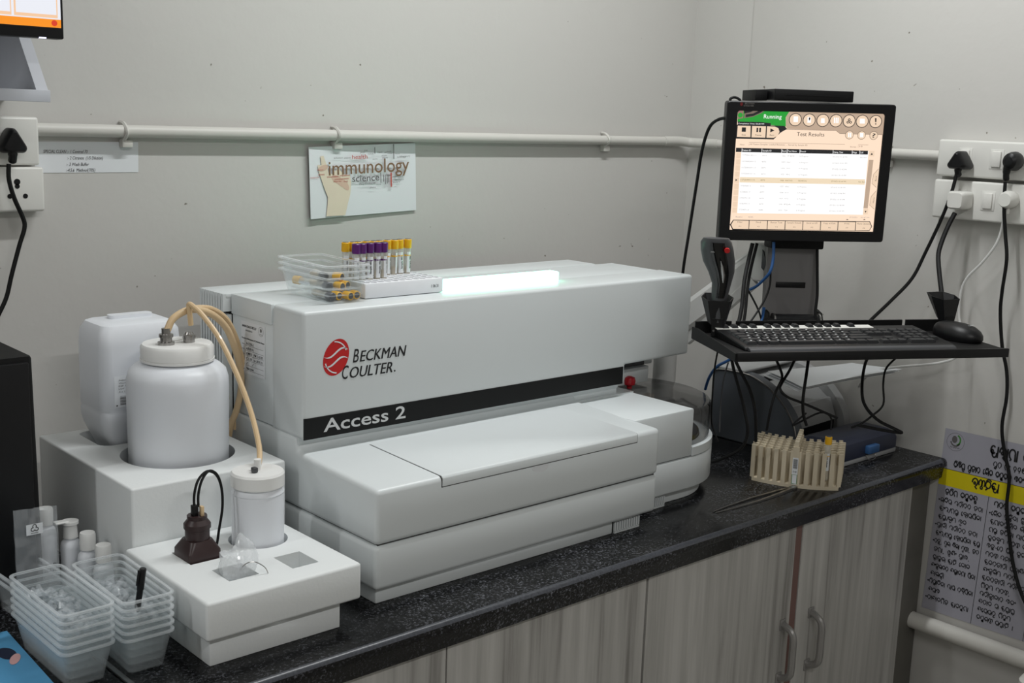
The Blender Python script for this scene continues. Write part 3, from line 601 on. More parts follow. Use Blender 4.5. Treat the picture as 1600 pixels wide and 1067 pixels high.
dl = frame((0, 2.0, 0), X_, Z_); sx1 = d1[0]; sz0 = d1[2]
part(DS, 'power_light', B().box(0.752, 0.763, 1.999, 2.004, d0[2] - .0005, d0[2] + .0018), emit('cold_white_led', (225, 225, 255), 1.5))
scr = part(DS, 'screen', B().rect(dl, .41, sx1, sz0, d0[2] + .29, .0005), emit('screen_white_blue', (240, 242, 250), .95))
part(scr, 'orange_bar', B().rect(dl, .41, sx1, sz0, (0.691, 2.0, 1.776)[2], .0008), emit('screen_orange', (255, 150, 20), .95))
q = (0.777, 2.0, 1.77); part(scr, 'round_button', B().ell(dl, q[0], q[2], .0048, .0048, .0011), emit('screen_red', (226, 60, 30), .9))
b = B()
for px0, px1 in ((-30, 18), (22, 90)):
    xa, xb = .41 + 0 * px0, 0
    x_a, x_b = (0.713 if px0 > 0 else .41), (0.783 if px0 > 0 else 0.709); za = (0.713, 2.0, 1.778)[2]
    b.rect(dl, x_a, x_b, za, za + .2, .0008)
pn = part(scr, 'panel', b, emit('screen_peach', (250, 205, 165), .95)); b = B()
for px0 in (0, 1):
    x_a, x_b = (0.715 if px0 else .41), (0.781 if px0 else 0.707); za = (0.714, 2.0, 1.783)[2]
    b.rect(dl, x_a + .001, x_b, za, za + .2, .0011)
part(scr, 'panel_field', b, MATS['screen_white_blue'])

# ------------------------------------------------------------------ left end of the worktop
PCX = (0.669, 1.86, 1.252)
PC = thing('computer_tower', 'matte black computer tower at the left edge behind the plastic boxes', 'computer', (.55, 1.97, T))
part(PC, 'case', B().loft([rrect(hw, .11, .006, zz, (PCX[0] - .11 + (.0 if k else .003), 1.97)) for k, (hw, zz) in enumerate(((.112, T), (.11, PCX[2] - .004), (.108, PCX[2])))]), BLACKMAT)
part(PC, 'front_bezel', B().box(PCX[0] - .212, PCX[0] - .008, 1.852, 1.860, T + .01, PCX[2] - .008, .003), BLACKPL)
def open_box(w_, d_, h_, t=.0011, taper=.007, lip=.004):
    g = lambda hw, hd, r, zz: rrect(hw, hd, r, zz, (0, 0), 4)
    body = B().loft([g(w_ / 2 - taper, d_ / 2 - taper, .008, 0), g(w_ / 2, d_ / 2, .011, h_ - .003), g(w_ / 2 - t, d_ / 2 - t, .010, h_ - .003), g(w_ / 2 - taper - t, d_ / 2 - taper - t, .007, t)])
    rim = B().loft([g(w_ / 2 - t, d_ / 2 - t, .010, h_ - .003), g(w_ / 2 + lip, d_ / 2 + lip, .014, h_ - .003), g(w_ / 2 + lip, d_ / 2 + lip, .014, h_ - .0005), g(w_ / 2 + lip - .001, d_ / 2 + lip - .001, .014, h_), g(w_ / 2 - t, d_ / 2 - t, .010, h_), g(w_ / 2 - t, d_ / 2 - t, .010, h_ - .003)], False, False)
    return body, rim
b0, b1 = open_box(.073, .186, .056, .0009, .0105); bm_ = mesh('plastic_box', b0, MILKY); br_ = mesh('rim', b1, RIMM)
def plastic_box(loc, rz, label, group):
    o = bpy.data.objects.new('plastic_box', bm_); COL.objects.link(o); o.location = loc; o.rotation_euler.z = math.radians(rz); tag(o, label, 'box', group); r2 = bpy.data.objects.new('rim', br_); COL.objects.link(r2); r2.parent = o; return o
ORD = ['lowest', 'second from the bottom', 'third from the bottom', 'fourth from the bottom', 'second from the top', 'topmost']
for k in range(6): plastic_box((.606, 1.612, T + .001 + k * .0113), 1.0 + .12 * (k % 3), 'clear plastic box, ' + ORD[k] + ' of the stack nearest the blue book', 'plastic boxes stacked at the left')
for k in range(6): plastic_box((.692, 1.601, T + .001 + k * .0113), -.8 + .15 * (k % 2), 'clear plastic box, ' + ORD[k] + ' of the stack holding the marker pen', 'plastic boxes stacked by the tray')
plastic_box((.632, 1.812, T + .001), 4, 'clear plastic box under the biohazard bag, lower of two', 'plastic boxes by the black tower')
plastic_box((.632, 1.812, T + .0130), 4, 'clear plastic box holding the biohazard bag, upper of two', 'plastic boxes by the black tower')
def bits(name, cx, cy, z0, w_, d_, nn, seed, label):
    rnd = random.Random(seed); b = B()
    for i in range(nn):
        p = Vector((cx + rnd.uniform(-w_, w_), cy + rnd.uniform(-d_, d_), z0 + rnd.uniform(.005, .026))); q = Vector((rnd.uniform(-1, 1), rnd.uniform(-1, 1), rnd.uniform(-.35, .9))).normalized()
        b.cyl(p, p + q * rnd.uniform(.008, .014), .004, .0032, 8)
    return single(name, b, FILM, label, 'tube caps', kind='stuff', ang=30)
bits('sample_cups', .606, 1.612, T + .060, .024, .074, 130, 2, 'loose clear sample cups filling the top box by the blue book')
bits('sample_cups', .692, 1.601, T + .060, .024, .074, 150, 5, 'loose clear sample cups filling the top box around the marker pen')
# marker
mk = thing('marker_pen', 'black marker pen with clip standing in the top box', 'pen', (.694, 1.556, T + .075), rot=(math.radians(8), math.radians(4), .3))
part(mk, 'barrel', B().lathe([(.003, -.0), (.0045, .004), (.0045, .034)], (0, 0, 0), 14), BLACKPL, True)
pc_ = part(mk, 'cap', B().lathe([(.005, .0342), (.0052, .036), (.005, .066), (.004, .0675)], (0, 0, 0), 14), BLACKPL, True)
part(pc_, 'clip', B().box(-.0085, -.0066, -.0016, .0016, .042, .066, .0005, 1).box(-.0085, -.004, -.0016, .0016, .063, .066, .0004, 1), BLACKPL, True)
# biohazard bag standing in the box
bg = thing('biohazard_bag', 'clear sealed plastic bag with biohazard sticker beside the black tower', 'bag', (.632, 1.79, T + .0145))
rnd = random.Random(4); b = B(); nx, nz = 12, 12
grid = [[[] for _ in range(nz + 1)] for _ in (0, 1)]; vs = []
for side in (0, 1):
    for j in range(nz + 1):
        for i in range(nx + 1):
            u0, v0 = i / nx, j / nz; th = .016 * math.sin(math.pi * u0) * (1 - v0) ** .6 * (.5 + .5 * math.sin(math.pi * min(1, v0 * 1.4 + .1))) + .001
            vs.append(Vector((.598 + .066 * u0 + .003 * v0, 1.765 + .012 * v0 + (-th if side == 0 else th) + rnd.uniform(-.0022, .0022), T + .0155 + .165 * v0 + .004 * (1 - u0) * v0)))
fs = []
for side in (0, 1):
    o_ = side * (nx + 1) * (nz + 1)
    for j in range(nz):
        for i in range(nx):
            a = o_ + j * (nx + 1) + i; f_ = (a, a + 1, a + nx + 2, a + nx + 1); fs.append(f_ if side == 0 else f_[::-1])
part(bg, 'film', b.add(vs, fs), FILM, ang=8)
bf = frame((0, 1.762, 0), X_, Z_); b = B().rect(bf, .614, .639, T + .146, T + .163, 0)
sk = part(bg, 'sticker', b, PAPER); b = B()
for k in range(3):
    a = math.radians(90 + 120 * k); cx, cy = .6265 + .0032 * math.cos(a), T + .1560 + .0032 * math.sin(a)
    b.ribbon(bf, [(cx + .0027 * math.cos(a + math.radians(t)), cy + .0027 * math.sin(a + math.radians(t))) for t in range(-140, 141, 20)], .0012, .0004)
b.text(bf, 'BIOHAZARD', .621, .632, T + .1478, .0016, .0004, 0, .02); part(sk, 'biohazard_symbol', b, INK)
# small bottles in a row
for k, (x, y, hh, txt) in enumerate(((.703, 1.925, .128, 1), (.722, 1.868, .118, 0), (.731, 1.82, .110, 0), (.741, 1.768, .104, 0))):
    lab = ['white capped dropper bottle with handwriting, farthest in the row by the foam tray', 'white flip cap bottle, second from the biohazard bag', 'white capped bottle, third from the biohazard bag', 'white ribbed cap bottle, nearest in the row by the foam tray'][k]
    if k == 3: x = .735
    t = thing('small_bottle', lab, 'bottle', (x, y, T), group='small bottles by the foam tray')
    part(t, 'bottle_body', B().lathe([(.014, .0005), (.0165, .003), (.0168, hh - .045), (.015, hh - .036), (.010, hh - .031), (.010, hh - .026)], (x, y, T), 24), HDPE)
    cpp = part(t, 'cap', B().lathe([(.0125, hh - .028), (.0128, hh - .004), (.0115, hh)], (x, y, T), 24) if k in (0, 2, 3) else B().lathe([(.012, hh - .028), (.0105, hh - .006), (.0135, hh - .005), (.0135, hh)], (x, y, T), 24), CAPWHITE)
    if k < 2: part(cpp, 'flip_tab', B().box(x - .026, x - .004, y - .007, y + .007, T + hh - .0015, T + hh + .002, .001, 1), CAPWHITE)
    if txt: part(t, 'handwriting', B().text(frame((x, y - .0172, T), X_, Z_), 'ACL 70', -.011, .009, .02, .016, 0, .2, .02), INK)
# blue book at the lower left corner
bk = thing('blue_book', 'light blue covered booklet lying at the lower left corner', 'book', (.48, 1.62, T))
bp = [(.34, 1.40), (.559, 1.43), (.572, 1.742), (.35, 1.76)]
part(bk, 'pages', B().prism([(a - .002, c_ * 1.0) for a, c_ in bp], 'z', T + .0005, T + .010), PAPER)
cv = part(bk, 'cover', B().prism(bp, 'z', T + .0102, T + .0115), NAVYBOOK)
tf = frame((0, 0, T + .0115), X_, (0, 1, 0)); part(cv, 'printed_circle', B().ell(tf, .545, 1.665, .012, .022, .0003), BLUECASE); part(cv, 'printed_shape', B().ell(tf, .548, 1.640, .007, .018, .0006, 20, -.5), mat('print_pink', (206, 160, 158), .6))
single('thin_black_lead', B().tube([(.50, 1.72, T + .016), (.54, 1.728, T + .016), (.562, 1.741, T + .014), (.555, 1.755, T + .012)], .0016, 6), CABLE, 'short black lead lying across the blue booklet', 'cable')
single('grey_strip', B().box(-.004, .004, -.14, .14, 0, .004, .001).xf(Matrix.Translation((.651, 1.53, T + .0005)) @ Matrix.Rotation(math.radians(1), 4, 'Z')), STEEL, 'thin metal strip lying between the two stacks of plastic boxes', 'strip')

# ------------------------------------------------------------------ on top of the analyzer
TOP = z(.4592)
b0, b1 = open_box(.086, .172, .046, .0009, .0095, .006); cb = mesh('clear_tray', b0, CLEAR); cr = mesh('rim', b1, RIMC)
for k in range(3):
    o = bpy.data.objects.new('clear_tray', cb); COL.objects.link(o); o.location = (1.194, 1.842, TOP + .0005 + k * .0108); o.rotation_euler.z = math.radians(-3 + .15 * k)
    r2 = bpy.data.objects.new('rim', cr); COL.objects.link(r2); r2.parent = o
    tag(o, 'clear plastic tray on the analyzer, ' + ['lowest', 'middle', 'topmost'][k] + ' of the nested three', 'tray', 'nested clear trays on the analyzer')
# white rack with holes
rk = B().box(1.2425, 1.424, 1.778, 1.892, TOP + .0003, TOP + .028, .002); c = B()
HX = [1.2535 + i * .0161 for i in range(11)]; HY = [1.791 + j * .0175 for j in range(6)]
for xx in HX:
    for yy in HY: c.lathe([(.0071, 0), (.0071, .03)], (xx, yy, TOP + .006), 14)
RKM = mat('white_rack', (232, 234, 238), .5)
RKT = thing('tube_rack', 'flat white foam tube rack with round holes on the analyzer', 'rack', (1.3375, 1.835, TOP)); part(RKT, 'rack_block', cut(rk, c), RKM)
b = B(); ff = frame((0, 1.7775, 0), X_, Z_)
b.text(ff, '1 06 31', 1.395, 1.412, TOP + .011, .0055, .0002, 0, .01); part(RKT, 'lettering', b, INK)
def blood_tube(name, capm, capr, caph, L=.075):
    t = thing(name, '', 'blood tube', (0, 0, 0))
    part(t, 'tube_body', B().lathe([(.002, 0), (.005, .0015), (.0062, .006), (.0062, L)], (0, 0, 0), 16), GLASSY, True)
    part(t, 'sample', B().lathe([(.002, .001), (.0052, .006), (.0052, L * .5)], (0, 0, 0), 12), BLOOD, True)
    cp_ = part(t, 'cap', B().lathe([(capr - .0005, L - .004), (capr, L - .002), (capr, L - .004 + caph - .001), (capr - .001, L - .004 + caph)], (0, 0, 0), 20), capm, True)
    part(cp_, 'septum', B().lathe([(capr * .74, L - .004 + caph), (capr * .7, L - .0034 + caph)], (0, 0, 0), 16), DKGREY, True)
    lb = B(); n = 10; ls = []
    for zz in (.024, .064):
        ls.append([(.00635 * math.cos(math.radians(-150 + 160 * i / n)), .00635 * math.sin(math.radians(-150 + 160 * i / n)), zz) for i in range(n + 1)])
    lb.add(ls[0] + ls[1], [(i, i + 1, n + 2 + i, n + 1 + i) for i in range(n)]); la = part(t, 'paper_label', lb, PAPER, True)
    pb = B(); fr_ = frame((0, -.0066, 0), (0, 0, 1), (-1, 0, 0)); pb.text(fr_, 'Sample 482', .032, .056, -.0018, .003, 0, 0, .03); part(la, 'print', pb, INK, True)
    part(t, 'colour_band', B().lathe([(.00642, .056), (.00642, .0585)], (0, 0, 0), 16), capm, True)
    return t
NUM = ['first', 'second', 'third', 'fourth', 'fifth', 'sixth', 'seventh', 'eighth', 'ninth', 'tenth']
pt = blood_tube('purple_capped_tube', PCAP, .0082, .0185)
for k in range(5):
    placed(pt, k == 0, 'purple capped blood tube, ' + NUM[k] + ' from the left in the white rack', (HX[k], HY[2], TOP + .0065), (0, math.radians([1, -1, 0, 1, -1][k]), [0, .3, -.4, .2, .5][k]), 'purple capped tubes in the white rack')
yt = blood_tube('yellow_capped_tube', YCAP, .0078, .0175)
for k in range(10):
    placed(yt, k == 0, 'yellow capped blood tube, ' + NUM[k] + ' from the left in the back row', (HX[k], HY[4], TOP + .0065), (math.radians([0, 1, -1][k % 3]), math.radians([1, 0, -1][k % 3]), .3 * (k % 4)), 'yellow capped tubes in the white rack')
GCAP = mat('grey_cap', (92, 92, 96), .4)
lt_ = blood_tube('loose_yellow_tube', YCAP, .0078, .0175, .058); lg_ = blood_tube('loose_grey_tube', GCAP, .0078, .0175, .058); used = set()
for cap, x, y, zz, a, lab in (
    (0, 1.206, 1.770, .000, 6, 'yellow capped tube at the front corner of the clear trays'), (0, 1.2225, 1.775, .000, -4, 'yellow capped tube beside the front corner of the trays'),
    (0, 1.189, 1.781, .000, 8, 'third yellow capped tube along the front of the trays'), (0, 1.200, 1.788, .0155, 12, 'yellow capped tube in the upper layer, nearest the front'),
    (0, 1.218, 1.798, .0155, 18, 'yellow capped tube in the upper layer, nearest the white rack'), (0, 1.211, 1.806, .030, 22, 'topmost yellow capped tube in the clear trays'),
    (0, 1.172, 1.905, .0155, -170, 'yellow capped tube lying far back in the trays'), (1, 1.178, 1.797, .0155, -8, 'grey capped tube at the left of the upper layer'),
    (1, 1.1715, 1.776, .000, -3, 'grey capped tube at the left front of the trays'), (1, 1.184, 1.822, .030, -18, 'topmost grey capped tube in the clear trays')):
    src = (lt_, lg_)[cap]; a_ = math.radians(a)
    placed(src, cap not in used, lab, (x - .0715 * math.sin(a_), y + .0715 * math.cos(a_), TOP + .0095 + zz), (math.radians(90), 0, a_), 'loose capped tubes in the clear trays'); used.add(cap)

# ------------------------------------------------------------------ workstation: arm, column, monitor, keyboard tray
def box_on(b, x0, x1, y0, y1, z0, z1, bev=0): return b.box(x0, x1, y0, y1, z0, z1, bev)
MC = (2.243, 1.541, z(.699)); MR = -37
WS = thing('monitor_column', 'dark grey upright column carrying the monitor on a pale swing arm', 'stand', (2.27, 1.62, T))
cm = Matrix.Translation((MC[0], MC[1], 0)) @ Matrix.Rotation(math.radians(-36), 4, 'Z')
part(WS, 'column', B().loft([[(sx * hw + dx_, y_, zz) for sx, y_ in ((-1, .075), (1, .075), (1, .10), (-1, .10))] for hw, dx_, zz in ((.062, .022, z(.335)), (.062, .020, z(.36)), (.060, .014, z(.50)), (.060, .013, z(.522)))]).xf(cm), mat('column_grey', (122, 120, 120), .45), label='dark grey tapered column')
part(WS, 'column_slot', B().box(-.022, .048, .0735, .0752, z(.430), z(.443), .0005).xf(cm), BLACKPL)
part(WS, 'head_block', B().box(-.050, .074, .045, .098, z(.5225), z(.69), .004).xf(cm), BLACKMAT)
part(WS, 'vesa_plate', B().box(-.05, .05, .030, .045, z(.65), z(.75), .002).xf(cm), BLACKMAT)
hr = part(WS, 'hinge_roller', B().cyl((-.032, .045, z(.357)), (.075, .045, z(.357)), .0165, n=24, bev=.002).xf(cm), BLACKPL)
for sx in (-.034, .073):
    part(hr, 'hinge_ring', B().cyl((sx, .045, z(.357)), (sx + .004, .045, z(.357)), .0185, n=24).xf(cm), STEEL)
    part(WS, 'hinge_cheek', B().prism([(.03, z(.335)), (.085, z(.335)), (.085, z(.38)), (.055, z(.375))], 'x', sx - (.012 if sx < 0 else -.006), sx - (.004 if sx < 0 else -.014), .001).xf(cm), BLACKMAT)
a0, a1, a2 = Vector((2.2838, 1.6691, 1.3336)), Vector((2.2051, 1.8137, 1.192)), Vector((2.1933, 1.872, 1.1638))
def bar(p, q, w_, h_, b=None):
    p, q = Vector(p), Vector(q); d = (q - p).normalized(); s_ = d.cross(Vector((0, 0, 1))).normalized(); u2 = s_.cross(d); b = b or B()
    return b.loft([[c_ + s_ * x + u2 * y for x, y in ((-w_, -h_ * .7), (-w_ * .7, -h_), (w_ * .7, -h_), (w_, -h_ * .7), (w_, h_ * .7), (w_ * .7, h_), (-w_ * .7, h_), (-w_, h_ * .7))] for c_ in (p, q)])
part(WS, 'swing_arm', bar(a0, a1 + (a1 - a0) * .3, .022, .030), ARM, label='pale grey swing arm')
part(WS, 'arm_cover', bar(a0 + Vector((0, 0, .03)), a0 + (a1 - a0) * .6 + Vector((0, 0, .034)), .016, .012), ARM)
part(WS, 'arm_lower_link', bar(a0 + Vector((-.02, 0, -.045)), a1 + Vector((0, 0, -.06)), .012, .014), ARM)
ce = cm @ Vector((-.03, .10, z(.50)))
part(WS, 'arm_joint', B().cyl((a0.x, a0.y, a0.z - .045), (a0.x, a0.y, a0.z + .045), .030, n=20, bev=.004), ARM)
part(WS, 'arm_bracket', bar(a0, ce, .02, .03), DKGREY)
be = a1 + (a1 - a0) * .3
part(WS, 'base_post', B().cyl((be.x, be.y, T), (be.x, be.y, be.z + .03), .028, n=20), ARM)

MN = thing('monitor', 'black flat monitor showing a Test Results screen above the keyboard', 'monitor', MC, MR, None, (math.radians(3), math.radians(-.7), math.radians(MR))); MN.scale = (.962,) * 3
MI = .338; MJ = .27
bz = B()
bz.loft([rrect(.195, .157, .008, 0) if 0 else [(a, d_, c_) for a, c_, _ in rrect(hw, hh, .006, 0, (0, -.003))] for hw, hh, d_ in ((.150, .12, .040), (.19, .152, .022), (.1945, .1565, .012), (.1945, .1565, -.010), (.193, .155, -.012), (.170, .1362, -.012), (.1695, .1357, -.0095))])
bz.f = [f_[::-1] for f_ in bz.f]
part(MN, 'housing', bz, BLACKPL, True)
MF = frame((0, -.0095, 0), X_, Z_)
bl = part(MN, 'bezel_lettering', B().text(frame((0, -.0122, 0), X_, Z_), 'BECKMAN', -.155, -.133, .1475, .0034, 0, .22, 0).text(frame((0, -.0122, 0), X_, Z_), 'COULTER.', -.157, -.134, .1425, .0034, 0, .22, 0), STEEL, True)
part(MN, 'bezel_emblem', B().ell(frame((0, -.0122, 0), X_, Z_), -.1625, .1475, .0032, .004, 0), mat('dark_red_print', (110, 18, 22), .5), True)
for nm, c_, s_ in (('ui_peach', (255, 226, 200), 1.0), ('ui_white', (255, 255, 255), 1.05), ('ui_green', (30, 160, 50), .95), ('ui_dark', (22, 22, 26), 1), ('ui_tan', (190, 165, 143), 1), ('ui_button', (240, 212, 184), 1), ('ui_grey', (158, 150, 146), 1), ('ui_mid', (120, 104, 92), 1), ('ui_row', (240, 220, 190), 1), ('ui_olive', (120, 110, 60), 1), ('ui_rose', (150, 110, 105), 1)): emit(nm, c_, s_)
SCN = part(MN, 'screen', B().rect(MF, -.169, .169, -.135, .135, .0004), MATS['ui_peach'], True)
def ui(name, m, lay, polys=(), ells=(), texts=(), ribs=()):
    b = B()
    for p in polys: b.poly(MF, p, .0004 + lay * .00022)
    for e_ in ells: b.ell(MF, e_[0][0], e_[0][1], e_[1], e_[1] * .98, .0004 + lay * .00022, 24)
    for t_, p0, p1, h_ in texts: b.text(MF, t_, p0[0], p1[0] if p1 else None, p0[1], h_, .0004 + lay * .00022, 0, 0)
    for r2, wd in ribs: b.ribbon(MF, r2, wd, .0004 + lay * .00022)
    b.f = [f_ if (b.v[f_[1]] - b.v[f_[0]]).cross(b.v[f_[2]] - b.v[f_[1]]).y < 0 else f_[::-1] for f_ in b.f]
    return part(SCN, name, b, MATS[m], True)
ui('status_field', 'ui_green', 1, [[(-0.1684, 0.1087), (-0.0569, 0.0997), (-0.0586, 0.1209), (-0.051, 0.1344), (-0.169, 0.1356)]])
ui('status_frame', 'ui_dark', 2, [[(-0.1673, 0.1015), (-0.0921, 0.1015), (-0.0919, 0.1069), (-0.114, 0.1087), (-0.1681, 0.1087)], [(-0.1696, 0.0709), (-0.0828, 0.0709), (-0.0677, 0.0865), (-0.0534, 0.0949), (-0.0602, 0.1015), (-0.1698, 0.1021)]])
ui('dial_art', 'ui_rose', 2, [[(-0.169, 0.135), (-0.1565, 0.135), (-0.1565, 0.1164), (-0.1682, 0.1146)]])
ui('dial_ring', 'ui_mid', 2, [[(-0.1546, 0.1164), (-0.1336, 0.12), (-0.1154, 0.1284), (-0.106, 0.135), (-0.1534, 0.135)]])
ui('dial_track', 'ui_dark', 3, [[(-0.1508, 0.1248), (-0.1504, 0.1188), (-0.1337, 0.1218), (-0.1171, 0.1299), (-0.1103, 0.1344), (-0.1203, 0.1344), (-0.1341, 0.1272)], [(-0.1559, 0.135), (-0.1315, 0.135), (-0.1405, 0.1299), (-0.1547, 0.1269)]])
ui('dial_lamp', 'ui_green', 4, ells=[((-0.1632, 0.123), .0055)])
ui('status_lettering', 'ui_white', 3, texts=[('Running', (-0.109, 0.117), (-0.0683, 0.117), .0092), ('Completion Time: 02:30 PM', (-0.1662, 0.1033), (-0.1073, 0.1033), .0030)])
for t_, l_, r2 in (('Stop', 76, 172), ('Pause', 181, 280), ('Run', 290, 384)):
    bt = ui('control_button', 'ui_button', 3, [[(0, 0)] * 0 or ([(-0.1673, 0.0748), (-0.1365, 0.0748), (-0.1377, 0.0997), (-0.1672, 0.0997)] if t_ == 'Stop' else ([(-0.134, 0.0745), (-0.102, 0.0745), (-0.1026, 0.0997), (-0.1343, 0.0997)] if t_ == 'Pause' else [(-0.0994, 0.0745), (-0.0831, 0.0745), (-0.074, 0.079), (-0.0704, 0.088), (-0.0738, 0.0961), (-0.0819, 0.0994), (-0.1001, 0.0997)]))])
ui('control_icon', 'ui_dark', 4, [[(-0.1575, 0.0865), (-0.1481, 0.0865), (-0.1481, 0.0961), (-0.1575, 0.0961)]])
ui('control_icon', 'ui_dark', 4, [[(-0.1236, 0.0865), (-0.1198, 0.0865), (-0.1199, 0.0961), (-0.1237, 0.0961)]])
ui('control_icon', 'ui_dark', 4, [[(-0.1173, 0.0865), (-0.1135, 0.0865), (-0.1136, 0.0961), (-0.1174, 0.0961)]])
ui('control_icon', 'ui_dark', 4, [[(-0.0919, 0.0865), (-0.0822, 0.0907), (-0.092, 0.0955)]])
ui('control_lettering', 'ui_dark', 4, texts=[('Stop', (-0.1569, 0.0784), (-0.1475, 0.0784), .0032)])
ui('control_lettering', 'ui_dark', 4, texts=[('Pause', (-0.1255, 0.0784), (-0.1117, 0.0784), .0032)])
ui('control_lettering', 'ui_dark', 4, texts=[('Run', (-0.0923, 0.079), (-0.0828, 0.079), .0032)])
ui('toolbar_band', 'ui_tan', 1, [[(-0.0534, 0.0949), (0.0596, 0.0937), (0.069, 0.0871), (0.1707, 0.0859), (0.1692, 0.1335), (-0.051, 0.1344), (-0.0581, 0.1224), (-0.057, 0.1015)]])
for k, cx in enumerate((500, 602, 703, 800, 898, 995, 1095)):
    p_ = [(-0.0363, 0.1158), (-0.0044, 0.1155), (0.0272, 0.1155), (0.0575, 0.1155), (0.0882, 0.1155), (0.1185, 0.1155), (0.1498, 0.1155)][k]
    o_ = ui('icon_ring', 'ui_dark', 2, ells=[(p_, .0148)]); ui('icon_button', 'ui_button', 3, ells=[(p_, .0132)])
for k in range(3):
    p_ = [(0.0918, 0.0844), (0.1201, 0.0844), (0.1483, 0.0844)][k]; ui('icon_ring', 'ui_mid', 2, ells=[(p_, .0098)]); ui('icon_button', 'ui_button', 3, ells=[(p_, .0088)])
for q in [[(-0.0403, 0.1105), (-0.0302, 0.1105), (-0.0307, 0.123), (-0.0407, 0.123)], [(-0.0083, 0.1099), (-0.0001, 0.1099), (-0.0006, 0.1224), (-0.0087, 0.1224)], [(0.023, 0.1099), (0.0318, 0.1099), (0.0308, 0.12), (0.0227, 0.12)], [(0.053, 0.1105), (0.0555, 0.1105), (0.055, 0.1224), (0.0525, 0.1224)], [(0.0571, 0.1105), (0.0596, 0.1105), (0.0591, 0.1224), (0.0566, 0.1224)], [(0.0611, 0.1105), (0.0636, 0.1105), (0.0631, 0.1224), (0.0606, 0.1224)], [(0.1134, 0.1105), (0.1247, 0.1105), (0.1239, 0.1212), (0.1126, 0.1212)], [(0.0889, 0.0793), (0.0917, 0.0793), (0.0913, 0.0895), (0.0885, 0.0895)], [(0.0933, 0.0793), (0.0961, 0.0793), (0.0957, 0.0895), (0.0929, 0.0895)], [(0.1164, 0.0799), (0.1243, 0.0799), (0.1239, 0.0895), (0.1161, 0.0895)]]: ui('icon_sheet', 'ui_white', 4, [q])
ui('icon_mark', 'ui_dark', 5, [[(-0.005, 0.1149), (-0.0031, 0.1149), (-0.0018, 0.1212), (-0.0061, 0.1212)]])
ui('icon_mark', 'ui_dark', 5, [[(0.1487, 0.114), (0.1512, 0.114), (0.1509, 0.123), (0.1471, 0.123)], [(0.1492, 0.109), (0.1517, 0.109), (0.1514, 0.1117), (0.1489, 0.1117)]])
ui('icon_mark', 'ui_dark', 5, ells=[((0.0853, 0.1128), .0030), ((0.0916, 0.1128), .0030), ((0.0879, 0.1182), .0030)])
ui('icon_mark', 'ui_dark', 5, texts=[('?', (0.145, 0.0799), (0.1525, 0.0799), .0095)])
ui('icon_dots', 'ui_button', 6, ells=[((0.0853, 0.1128), .0014), ((0.0916, 0.1128), .0014), ((0.0879, 0.1182), .0014)])
ui('page_title', 'ui_dark', 2, texts=[('Test Results', (-0.0302, 0.0799), (0.0336, 0.0799), .0088)])
ui('title_line', 'ui_mid', 2, ribs=[([(-0.0668, 0.0871), (-0.058, 0.0937), (0.0596, 0.0937), (0.069, 0.0871), (0.1701, 0.0862)], .0008)])
ui('filter_row', 'ui_mid', 2, texts=[('Filter:', (-0.1591, 0.0566), (-0.1478, 0.0566), .0028), ('All Patient Samples: Loaded Between; ... Sorted by Sample ID', (-0.1365, 0.0578), (-0.0037, 0.0578), .0034), ('Entries', (0.0964, 0.0566), (0.1103, 0.0566), .0028), ('10', (0.1177, 0.0578), (0.1246, 0.0578), .0034)], ribs=[([(-0.1383, 0.0566), (-0.1385, 0.0632), (0.0832, 0.0632)], .0006), ([(0.115, 0.0566), (0.1147, 0.0632), (0.1379, 0.0632)], .0006)])
ui('table_sheet', 'ui_white', 1, [[(-0.1538, -0.0967), (0.1411, -0.0961), (0.14, 0.0494), (-0.1548, 0.0494)]])
ui('highlight_row', 'ui_row', 2, [[(-0.1537, -0.0272), (0.1384, -0.0272), (0.1384, -0.0147), (-0.1537, -0.0147)]])
ui('table_header', 'ui_dark', 2, [[(-0.1675, 0.0413), (0.1389, 0.0413), (0.1387, 0.05), (-0.1675, 0.0506)]])
ui('header_lettering', 'ui_white', 3, texts=[('Patient ID', (-0.1525, 0.0437), (-0.133, 0.0437), .0036), ('Sample ID', (-0.1059, 0.0437), (-0.0857, 0.0437), .0036), ('Rack', (-0.0608, 0.0437), (-0.051, 0.0437), .0036), ('Test Name', (-0.0476, 0.0437), (-0.0274, 0.0437), .0036), ('Result', (-0.0183, 0.0437), (-0.0057, 0.0437), .0036), ('Comp. Time', (0.0586, 0.0437), (0.0804, 0.0437), .0036), ('Flags', (0.1037, 0.0437), (0.1131, 0.0437), .0036), ('LIS', (0.1217, 0.0437), (0.128, 0.0437), .0036)], polys=[[(-0.1542, 0.0413), (-0.1533, 0.0413), (-0.1533, 0.05), (-0.1542, 0.05)], [(-0.1082, 0.0413), (-0.1073, 0.0413), (-0.1073, 0.05), (-0.1083, 0.05)], [(-0.0622, 0.0413), (-0.0612, 0.0413), (-0.0616, 0.05), (-0.0626, 0.05)], [(-0.0496, 0.0413), (-0.0486, 0.0413), (-0.049, 0.05), (-0.05, 0.05)], [(-0.02, 0.0413), (-0.019, 0.0413), (-0.0194, 0.05), (-0.0204, 0.05)], [(0.057, 0.0413), (0.0579, 0.0413), (0.0574, 0.05), (0.0565, 0.05)], [(0.1017, 0.0413), (0.1027, 0.0413), (0.1021, 0.05), (0.1012, 0.05)], [(0.1197, 0.0413), (0.1206, 0.0413), (0.1201, 0.05), (0.1191, 0.05)]])
